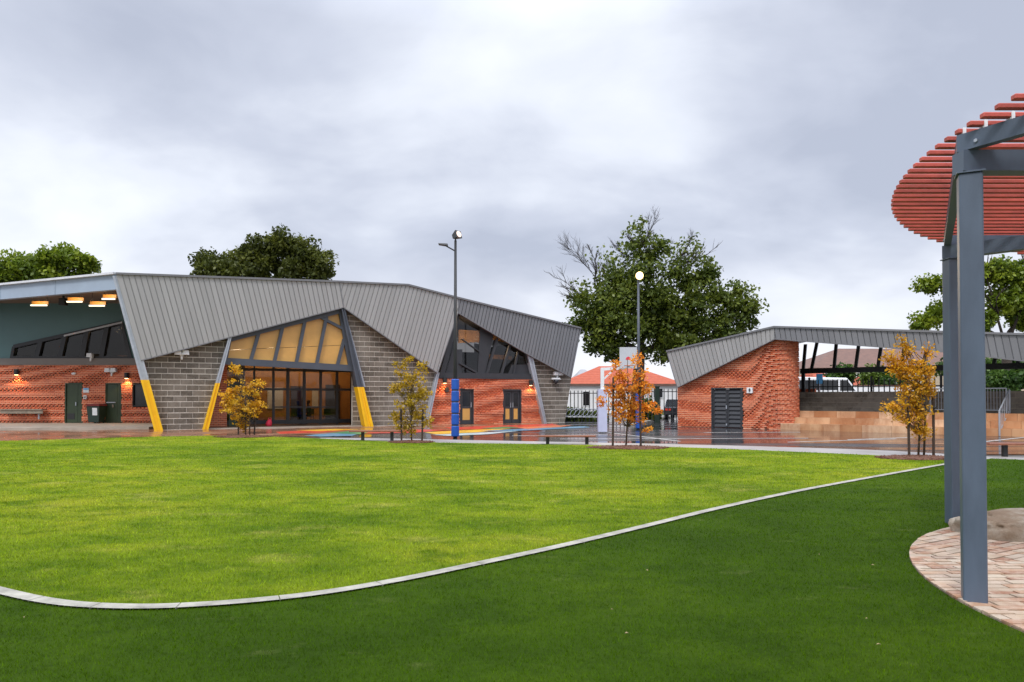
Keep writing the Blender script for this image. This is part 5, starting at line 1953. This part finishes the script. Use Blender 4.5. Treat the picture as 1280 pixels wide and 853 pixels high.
def house(px0, px1, y_eave, y_ridge, depth, label, wallm, roofm, z0=0.0, deep=9, windows=(), hip=True, name='house', ywall=None):
    a, c = at_depth(px0, y_eave, depth), at_depth(px1, y_eave, depth)
    ze, zr_ = a.z, at_depth(px0, y_ridge, depth + deep / 2).z
    e = empty(name, ((a.x + c.x) / 2, depth, 0), label, 'house')
    w_ = MB().box(a.x, c.x, depth, depth + deep, z0, ze)
    w_.build('wall', M[wallm], e)
    o = .18
    X0, X1, Y0, Y1 = a.x - o, c.x + o, depth - o, depth + deep + o
    h = min(deep / 2 + o, (X1 - X0) / 2 - .3) if hip else 0
    R0, R1 = (X0 + h, (Y0 + Y1) / 2, zr_), (X1 - h, (Y0 + Y1) / 2, zr_)
    mb = MB()
    mb.add([(X0, Y0, ze), (X1, Y0, ze), (X1, Y1, ze), (X0, Y1, ze), R0, R1, ], [[0, 1, 5, 4], [1, 2, 5], [2, 3, 4, 5], [3, 0, 4], [3, 2, 1, 0]])
    ro = mb.build('roof', M[roofm], e)
    MB().box(X0 - .05, X1 + .05, Y0 - .06, Y0 - .002, ze - .16, ze + .04).build('gutter', M['roof_brown'], ro)
    for wx0, wx1, wy0, wy1 in windows:
        p, q = at_depth(wx0, wy1, depth), at_depth(wx1, wy0, depth)
        fr = MB()
        f = .07
        for bx in ((p.x, p.x + f, p.z, q.z), (q.x - f, q.x, p.z, q.z), (p.x + f, q.x - f, q.z - f, q.z), (p.x + f, q.x - f, p.z, p.z + f)):
            fr.box(bx[0], bx[1], depth - .06, depth + .02, bx[2], bx[3])
        wo_ = fr.build('window', M['white'], e)
        MB().box(p.x + f, q.x - f, depth - .03, depth - .01, p.z + f, q.z - f).build('glass', M['carglass'], wo_)
    return e


house(700, 856, 480.5, 458, 72, 'white house with an orange tiled hip roof between the school buildings', 'house_white', 'terracotta', windows=((728, 737, 489, 508), (816, 829, 485, 498)), deep=9)
# projecting gable of that house
house(722, 742, 471, 462, 98, 'cream two storey house peeping out behind the end of the hall', 'house_cream', 'roof_grey', windows=((728, 733, 474, 480),), deep=8)
house(744, 800, 468, 459, 108, 'white house with a pale grey roof far behind the orange roofed house', 'house_white', 'roof_grey', windows=((770, 778, 472, 480),), deep=8)
house(1012, 1300, 460.5, 436, 74, 'long brown tiled house beyond the walkway', 'house_cream', 'roof_brown', windows=((1030, 1044, 466, 476), (1070, 1084, 466, 476)), deep=11)
house(1021, 1042, 475, 462, 62, 'small brick house with an orange tiled roof behind the walkway fence', 'house_white', 'terracotta', deep=5)
house(1073, 1130, 483, 469.5, 58, 'low white house with a red brown roof behind the walkway fence', 'house_white', 'terracotta', deep=5)
# white boundary wall with openings
p, q = at_depth(996, 478, 50), at_depth(1180, 478, 50)
e = empty('garden_wall', (p.x, 50, 0), 'white rendered garden wall behind the black palisade fence', 'wall')
MB().box(p.x, q.x, 50, 50.2, 0, at_depth(1000, 483, 50).z).build('wall', M['house_white'], e)
MB().box(p.x - .05, q.x + .05, 49.95, 50.25, at_depth(1000, 483, 50).z, at_depth(1000, 481.5, 50).z).build('coping', M['roof_brown'], e)


def vehicle(loc, rot, label, mat, van=False):
    e = empty('parked_van' if van else 'parked_car', (0, 0, 0), label, 'van' if van else 'car')
    L, W = (4.9, 1.9) if van else (4.3, 1.78)
    if van:
        prof = [(-2.45, .35), (2.4, .35), (2.45, .95), (1.75, 1.15), (1.05, 2.05), (-2.35, 2.12), (-2.45, 1.2)]
        glassp = [[(.95, 1.2), (1.55, 1.2), (1.0, 1.9), (.55, 1.9), (.55, 1.2)], [(-2.1, 1.25), (.4, 1.25), (.4, 1.9), (-2.1, 1.9)]]
    else:
        prof = [(-2.1, .32), (2.1, .32), (2.15, .70), (1.25, .92), (.55, 1.42), (-1.1, 1.46), (-1.85, 1.0), (-2.15, .92)]
        glassp = [[(-1.55, .98), (-1.05, 1.38), (-.1, 1.38), (-.1, .98)], [(0, .98), (0, 1.37), (.5, 1.34), (1.05, .95)]]
    mb = MB()
    mb.prism3([(x, -W / 2, z) for x, z in prof], [(x, W / 2, z) for x, z in prof])
    o = mb.build('body', mat, e)
    bv = o.modifiers.new('b', 'BEVEL'); bv.width = .09; bv.segments = 3
    for g_ in glassp:
        for s_ in (-1, 1):
            y0 = s_ * (W / 2 + .004)
            MB().prism3([(x, y0, z) for x, z in g_], [(x, y0 - s_ * .02, z) for x, z in g_]).build('window', M['carglass'], e)
    for x in (-1.35, 1.35):
        for s_ in (-1, 1):
            wh = MB().tube([(x, s_ * (W / 2 - .18), .32), (x, s_ * (W / 2 + .02), .32)], .32, 20).build('wheel', M['rubber'], e)
            MB().tube([(x, s_ * (W / 2 + .0), .32), (x, s_ * (W / 2 + .03), .32)], .19, 14).build('rim', M['galv'], wh)
    for s_ in (-.6, .6):
        MB().box(prof[1][0] - .03, prof[1][0] + .06, s_ - .2, s_ + .2, .62, .76).build('headlight', M['notice'], e)
        MB().box(prof[0][0] - .07, prof[0][0] + .03, s_ - .2, s_ + .2, .66, .80).build('tail_light', M['p_red'], e)
    e.location = loc; e.rotation_euler = (0, 0, rot)
    return e


p = at_depth(851, 526, 53)
vehicle((p.x, 53, 0), 1.2, 'dark parked car seen through the fence beside the brick block', M['dark_car'])
p = at_depth(1034, 480, 47)
vehicle((p.x, 47.3, at_depth(1034, 471.5, 47).z - 2.12), 0.0, 'white parked van behind the black palisade fence', M['white_car'], True)
tag(MB().flat([(16, 43.5), (42, 43.5), (42, 60), (16, 60)], .95).build('road', M['earth']), kind='structure')
# ================================================================== TREES
def leaf_quads(cent, rad, per, size, g, flat=.6, elong=1.7):
    """cent (n,3), rad (n,), per leaves around each; returns verts, faces"""
    n = len(cent)
    k = np.repeat(np.arange(n), per)
    m = len(k)
    d = g.normal(size=(m, 3)) * np.array([1, 1, .75])
    d /= np.maximum(1, np.linalg.norm(d, axis=1, keepdims=True) / 1.9)
    c = cent[k] + d * rad[k, None] * .55
    a = g.normal(size=(m, 3)); a /= np.linalg.norm(a, axis=1, keepdims=True)
    nrm = g.normal(size=(m, 3)) + np.array([0, 0, flat]); nrm /= np.linalg.norm(nrm, axis=1, keepdims=True)
    b = np.cross(nrm, a); b /= np.linalg.norm(b, axis=1, keepdims=True) + 1e-9
    a = np.cross(b, nrm)
    s = size * (.6 + .8 * g.random((m, 1)))
    V = np.stack([c + a * s * elong * .5, c + b * s * .5, c - a * s * elong * .5, c - b * s * .5], 1)
    F = np.arange(m * 4).reshape(m, 4)
    return V.reshape(-1, 3), F, k


def crown_limbs(mb, base, fork, cents, g, r0, seed, thin=.02):
    """limbs from the trunk to the clumps"""
    rr = random.Random(seed)
    nodes = [Vector(fork)]
    order = sorted(range(len(cents)), key=lambda i: (Vector(cents[i]) - nodes[0]).length)
    depth = {0: 0}
    for i in order:
        c = Vector(cents[i])
        j = min(range(len(nodes)), key=lambda q: (nodes[q] - c).length + depth[q] * .25 + (3 if nodes[q].z > c.z + .8 else 0))
        p = nodes[j]
        mid = p.lerp(c, .5) + Vector((rr.uniform(-1, 1), rr.uniform(-1, 1), rr.uniform(-.2, 1))) * (c - p).length * .12
        rad = max(thin, r0 * .62 ** (depth[j] + 1))
        mb.tube([p, mid, c], [rad, rad * .8, rad * .55], 6)
        nodes.append(c); depth[len(nodes) - 1] = depth[j] + 1


def tree(name, base, trunk_top, r0, lobes, depth, label, leaf, bark, clumps, per, size, seed, group=None, twigs=None, sparse=None, crad=.9, deepf=.7, cat='tree'):
    """lobes: (px, py, radius px[, radius y px]) discs of the crown, turned into ellipsoids of real depth"""
    g = np.random.default_rng(seed)
    rr = random.Random(seed)
    e = empty(name, base, label, cat, group)
    B = Vector(base)
    sc = depth / F_PX
    cents = []
    tot = sum(l[2] * (l[3] if len(l) > 3 else l[2]) for l in lobes)
    for l in lobes:
        c = at_depth(l[0], l[1], depth)
        rx, rz = l[2] * sc, (l[3] if len(l) > 3 else l[2]) * sc
        n = max(2, int(round(clumps * l[2] * (l[3] if len(l) > 3 else l[2]) / tot)))
        off = rr.uniform(-.35, .35) * rx
        for k in range(n):
            v = g.normal(size=3); v /= np.linalg.norm(v)
            q = g.random() ** .45
            cents.append((c.x + v[0] * rx * q, c.y + off + v[1] * rx * deepf * q, c.z + v[2] * rz * q))
    cents = np.array(cents)
    rad = crad * (.6 + .8 * g.random(len(cents)))
    V, F, k = leaf_quads(cents, rad, per, size, g)
    tint = np.clip(.5 + .28 * g.normal(size=len(cents))[k] + .16 * g.normal(size=len(k)), 0, 1)
    if sparse:
        c2 = []
        tot2 = sum(l[2] * l[3] for l in sparse)
        for l in sparse:
            c = at_depth(l[0], l[1], depth)
            for k2 in range(int(240 * l[2] * l[3] / tot2) + 2):
                v = g.normal(size=3); v /= np.linalg.norm(v); q = g.random() ** .4
                c2.append((c.x + v[0] * l[2] * sc * q, c.y + v[1] * l[2] * sc * q, c.z + v[2] * l[3] * sc * q))
        c2 = np.array(c2)
        V2, F2, k2 = leaf_quads(c2, .75 * (.5 + g.random(len(c2))), 26, size * .9, g)
        F = np.concatenate([F, F2 + len(V)]); V = np.concatenate([V, V2])
        tint = np.concatenate([tint, np.clip(.6 + .25 * g.normal(size=len(k2)), 0, 1)])
    np_mesh('crown', V, F, M[leaf], tint, e)
    mb = MB()
    T = Vector(trunk_top)
    mb.tube([B, B.lerp(T, .15), B.lerp(T, .55) + Vector((rr.uniform(-.1, .1), 0, 0)) * r0 * 4, T], [r0 * 1.35, r0 * 1.05, r0 * .9, r0 * .75], 10)
    pick = cents[g.permutation(len(cents))[:min(len(cents), 90)]]
    crown_limbs(mb, B, T, pick, g, r0 * .8, seed)
    if twigs:
        for (x0, y0, x1, y1, r_, sub) in twigs:
            p, q = at_depth(x0, y0, depth), at_depth(x1, y1, depth)
            q.y += rr.uniform(-1, 1)
            grow(mb, p, q, r_, sub, rr)
    mb.build('trunk', M[bark], e, smooth=True)
    return e


def grow(mb, p, q, r, depth, rr):
    """a bare limb that forks into finer twigs"""
    L = (q - p).length
    pts = [p]
    for k in (.35, .7, 1):
        pts.append(p.lerp(q, k) + Vector((rr.uniform(-1, 1), rr.uniform(-1, 1), rr.uniform(-1, 1))) * L * .05)
    mb.tube(pts, [r, r * .8, r * .6, r * .3], 5)
    if depth <= 0: return
    for k in range(6):
        f = rr.uniform(.25, 1)
        s = p.lerp(q, f)
        d = (q - p).normalized()
        d = (d + Vector((rr.uniform(-1, 1), rr.uniform(-.6, .6), rr.uniform(-.35, .9))) * .85).normalized()
        grow(mb, s, s + d * L * rr.uniform(.35, .6), r * .55, depth - 1, rr)


M['leaf_dark'] = leafmat('dark_green_leaf', (.038, .062, .012), (.080, .118, .02), (.17, .215, .033), .38)
M['leaf_mid'] = leafmat('mid_green_leaf', (.035, .062, .012), (.065, .11, .018), (.12, .18, .03), .3)
M['leaf_bright'] = leafmat('bright_green_leaf', (.06, .10, .010), (.14, .21, .018), (.26, .33, .035), .35)
M['leaf_olive'] = leafmat('olive_leaf', (.042, .055, .012), (.078, .098, .02), (.135, .155, .03), .35)
M['leaf_hedge'] = leafmat('hedge_leaf', (.02, .05, .012), (.04, .09, .018), (.08, .15, .03), .3)
M['leaf_orange'] = leafmat('orange_leaf', (.48, .14, .016), (.66, .26, .026), (.76, .40, .06), .4)
M['leaf_gold'] = leafmat('golden_leaf', (.40, .21, .016), (.60, .35, .024), (.72, .48, .05), .4)
M['leaf_yelol'] = leafmat('yellow_olive_leaf', (.24, .17, .016), (.42, .29, .020), (.56, .38, .035), .4)
M['leaf_amber'] = leafmat('amber_leaf', (.38, .17, .012), (.56, .30, .016), (.68, .42, .035), .4)

# big tree between the buildings
D = 58
tree('broadleaf_tree', (at_depth(795, 500, D).x, D, 0), at_depth(800, 440, D), .55,
     [(752, 388, 26, 18), (733, 402, 20, 10), (728, 374, 12, 6), (785, 368, 24, 18), (770, 350, 12, 10), (800, 342, 18, 12), (812, 322, 10, 8), (793, 312, 9, 7), (826, 306, 7, 5),
      (775, 412, 34, 18), (752, 425, 22, 12), (770, 440, 20, 10), (815, 405, 34, 24), (822, 372, 22, 16), (845, 392, 24, 18), (828, 440, 22, 11), (850, 425, 26, 16),
      (860, 352, 16, 9), (888, 343, 17, 9), (845, 345, 9, 7), (868, 376, 16, 10), (895, 372, 15, 9), (918, 362, 8, 6), (928, 385, 16, 12), (905, 398, 18, 12), (875, 405, 20, 12), (898, 418, 20, 10), (930, 404, 10, 9), (870, 432, 20, 8)],
     D, 'big dark green tree with bare upper twigs between the hall and the brick block', 'leaf_dark', 'bark_dark', 330, 92, .20, 1,
     sparse=[(800, 300, 30, 26), (765, 335, 26, 26), (842, 330, 26, 22), (735, 365, 22, 18), (880, 330, 26, 12), (800, 345, 50, 30), (915, 370, 24, 24), (870, 375, 50, 30), (780, 385, 60, 36), (860, 315, 20, 16)],
     twigs=[(815, 350, 806, 300, .055, 3), (825, 350, 858, 312, .05, 3), (800, 330, 776, 314, .04, 3), (770, 380, 722, 320, .045, 3), (752, 392, 712, 366, .06, 2), (812, 320, 832, 304, .04, 3), (745, 360, 744, 325, .06, 3), (840, 340, 866, 325, .05, 3), (812, 300, 814, 290, .05, 3), (800, 310, 788, 300, .05, 3), (835, 350, 880, 320, .06, 2), (735, 380, 705, 350, .05, 2)], crad=.80)
# tree behind the hall
D = 75
tree('broadleaf_tree', (at_depth(335, 500, D).x, D, 0), at_depth(335, 400, D), .5,
     [(262, 330, 20, 17), (290, 328, 22, 16), (320, 318, 20, 18), (352, 308, 22, 17), (375, 320, 26, 22), (400, 334, 20, 18), (340, 338, 50, 18), (280, 345, 36, 14), (330, 380, 70, 30)],
     D, 'olive green tree rising behind the folded roof of the hall', 'leaf_olive', 'bark_dark', 300, 140, .235, 2, crad=.85)
# tree at the far left
D = 62
tree('broadleaf_tree', (at_depth(40, 500, D).x, D, 0), at_depth(45, 380, D), .4,
     [(20, 338, 26, 14), (50, 334, 26, 14), (80, 325, 24, 13), (100, 330, 16, 12), (60, 350, 50, 10), (5, 346, 20, 12), (-30, 340, 30, 20)],
     D, 'bright green tree above the pale fascia at the far left', 'leaf_bright', 'bark', 190, 150, .20, 3, crad=.75)
# trees at the far right
D = 57
tree('broadleaf_tree', (at_depth(1262, 500, D).x, D, 0), at_depth(1258, 430, D), .42,
     [(1165, 356, 14, 10), (1150, 405, 14, 8), (1175, 390, 16, 14), (1240, 342, 24, 14), (1270, 345, 24, 18), (1255, 375, 26, 16), (1232, 400, 18, 14), (1290, 390, 26, 22), (1210, 365, 18, 12), (1205, 405, 16, 10), (1310, 350, 30, 30)],
     D, 'bright yellow green tree behind the pergola posts at the right', 'leaf_bright', 'bark_dark', 230, 140, .18, 4, crad=.62,
     twigs=[(1256, 430, 1230, 360, .12, 2), (1262, 425, 1285, 350, .12, 2)])
D = 66
tree('broadleaf_tree', (at_depth(1205, 500, D).x, D, 0), at_depth(1205, 480, D), .3,
     [(1195, 462, 18, 14), (1235, 468, 26, 16), (1270, 465, 26, 18), (1310, 462, 30, 20)],
     D, 'dark green tree seen under the walkway roof at the far right', 'leaf_hedge', 'bark_dark', 120, 110, .26, 5, crad=1.0)


def shrub(px, py, rx, ry, D, seed, label, leaf='leaf_hedge', z0=0.9):
    c = at_depth(px, py, D)
    tree('shrub', (c.x, D, z0), (c.x, D, max(z0 + .2, c.z - ry * D / F_PX * .6)), .05, [(px, py, rx, ry), (px + rx * .6, py + 2, rx * .6, ry * .7), (px - rx * .5, py + 1, rx * .6, ry * .8)], D, label, leaf, 'bark_dark', 40, 90, .16, seed, crad=.5, cat='shrub')


shrub(1052, 469, 10, 9, 54, 11, 'rounded green shrub behind the white parked van')
shrub(1094, 472, 14, 10, 53, 12, 'bright green bush behind the palisade fence beside the amber sapling', 'leaf_mid')
shrub(1116, 482, 10, 9, 51, 13, 'dark green bush low behind the palisade fence under the walkway roof')
shrub(1250, 478, 16, 12, 50, 14, 'dark green bush behind the galvanised railing at the right')
shrub(726, 523, 26, 6, 48.5, 15, 'low dark hedge at the foot of the palisade fence behind the bike rack', 'leaf_dark', 0)
shrub(806, 515, 10, 14, 47, 16, 'dark green shrub behind the orange sapling at the fence', 'leaf_dark', 0)

# ---------------- saplings and their stakes
def sapling(px, py, lobes, leaf, label, stakes, stems, n, per, size, seed, stake_lab, hst):
    b = gnd(px, py); b.z = .05
    D = b.y
    g = np.random.default_rng(seed)
    rr = random.Random(seed)
    e = empty('sapling', b, label, 'tree')
    sc = D / F_PX
    cents = []
    tot = sum(l[2] * l[3] for l in lobes)
    for l in lobes:
        c = at_depth(l[0], l[1], D)
        for k in range(max(3, int(n * l[2] * l[3] / tot))):
            v = g.normal(size=3); v /= np.linalg.norm(v); q = g.random() ** .5
            cents.append((c.x + v[0] * l[2] * sc * q, c.y + v[1] * max(l[2] * sc * .8, .2) * q, c.z + v[2] * l[3] * sc * q))
    cents = np.array(cents)
    V, F, k = leaf_quads(cents, .15 * (.6 + .8 * g.random(len(cents))), per, size, g, flat=.9, elong=1.5)
    tint = np.clip(.5 + .3 * g.normal(size=len(cents))[k] + .2 * g.normal(size=len(k)), 0, 1)
    np_mesh('crown', V, F, M[leaf], tint, e)
    mb = MB()
    for sx, stop in stems:
        p = at_depth(sx, py, D); p.z = .05
        q = at_depth(sx + rr.uniform(-2, 2), stop, D)
        m_ = p.lerp(q, .5) + Vector((rr.uniform(-.06, .06), 0, 0))
        mb.tube([p, m_, q], [.03, .022, .01], 7)
        for c in cents[g.permutation(len(cents))[:46]]:
            c = Vector(c)
            f = min(.95, max(.22, (c.z - p.z) / (q.z - p.z + 1e-6) - .22))
            s = p.lerp(m_, f * 2) if f < .5 else m_.lerp(q, f * 2 - 1)
            mb.tube([s, s.lerp(c, .5) + Vector((0, 0, -.04)), c], [.011, .008, .004], 5)
    mb.build('trunk', M['bark'], e, smooth=True)
    for i, (sx, dy) in enumerate(stakes):
        p = gnd(sx, py + dy); p.z = .03
        st = empty('tree_stake', p, stake_lab[i], 'stake')
        top_ = p + Vector((rr.uniform(-.03, .03), 0, hst))
        MB().tube([p, p.lerp(top_, .5), top_], [.034, .034, .034], 8).build('stake', M['stake'], st)
        MB().tube([top_ - Vector((0, 0, .3)) + Vector((-.04, -.04, 0)), top_ - Vector((0, 0, .3)) + Vector((.04, -.04, 0))], .03, 6).build('tie', M['rubber'], st)
    return e


sapling(306, 546, [(295, 463, 8, 10), (292, 490, 15, 18), (315, 488, 12, 14), (302, 510, 26, 14), (284, 505, 10, 14), (318, 508, 12, 14), (300, 528, 12, 10), (322, 478, 8, 6)], 'leaf_gold',
        'golden leaved sapling in front of the hall entrance', [(298, 0), (318, -.5)], [(307, 470), (312, 490)], 140, 24, .060, 21,
        ['short dark stake at the left of the golden sapling by the entrance', 'short dark stake at the right of the golden sapling by the entrance'], .9)
sapling(514, 553.5, [(509, 452, 7, 9), (497, 462, 8, 10), (528, 458, 6, 10), (512, 478, 20, 16), (494, 484, 10, 10), (532, 490, 10, 10), (512, 502, 20, 16), (500, 525, 14, 12), (524, 520, 12, 14), (535, 530, 6, 8), (510, 535, 12, 8)], 'leaf_yelol',
        'olive yellow sapling between the yellow column and the blue padded light pole', [(502, .3), (527.5, .3)], [(514.5, 465)], 160, 24, .056, 22,
        ['dark stake left of the olive yellow sapling', 'dark stake right of the olive yellow sapling'], 1.15)
sapling(786, 560.5, [(770, 455, 3, 14), (775, 470, 12, 12), (795, 450, 5, 12), (798, 470, 10, 12), (785, 487, 24, 14), (768, 490, 12, 10), (805, 485, 12, 10), (786, 508, 24, 12), (812, 508, 14, 8), (770, 518, 14, 10), (795, 522, 14, 8), (822, 514, 5, 5), (808, 535, 5, 6), (752, 500, 6, 8)], 'leaf_orange',
        'bright orange sapling in front of the basketball hoop', [(766, .3), (801, .4)], [(782.5, 448)], 180, 24, .054, 23,
        ['tall dark stake left of the bright orange sapling', 'tall dark stake right of the bright orange sapling'], 2.2)
sapling(1152, 573, [(1127, 428, 6, 8), (1136, 440, 8, 10), (1158, 440, 5, 9), (1112, 447, 8, 8), (1140, 462, 22, 14), (1120, 460, 10, 12), (1160, 465, 8, 12), (1145, 485, 22, 14), (1163, 490, 10, 12), (1118, 508, 16, 8), (1132, 522, 14, 8), (1150, 518, 16, 12), (1150, 540, 14, 10), (1140, 498, 12, 12)], 'leaf_amber',
        'tall amber sapling beside the blue grey pergola posts', [(1136.5, .3), (1167, 0)], [(1155, 440), (1148, 480)], 215, 24, .048, 24,
        ['dark stake left of the tall amber sapling', 'leaning dark stake right of the tall amber sapling'], 1.6)
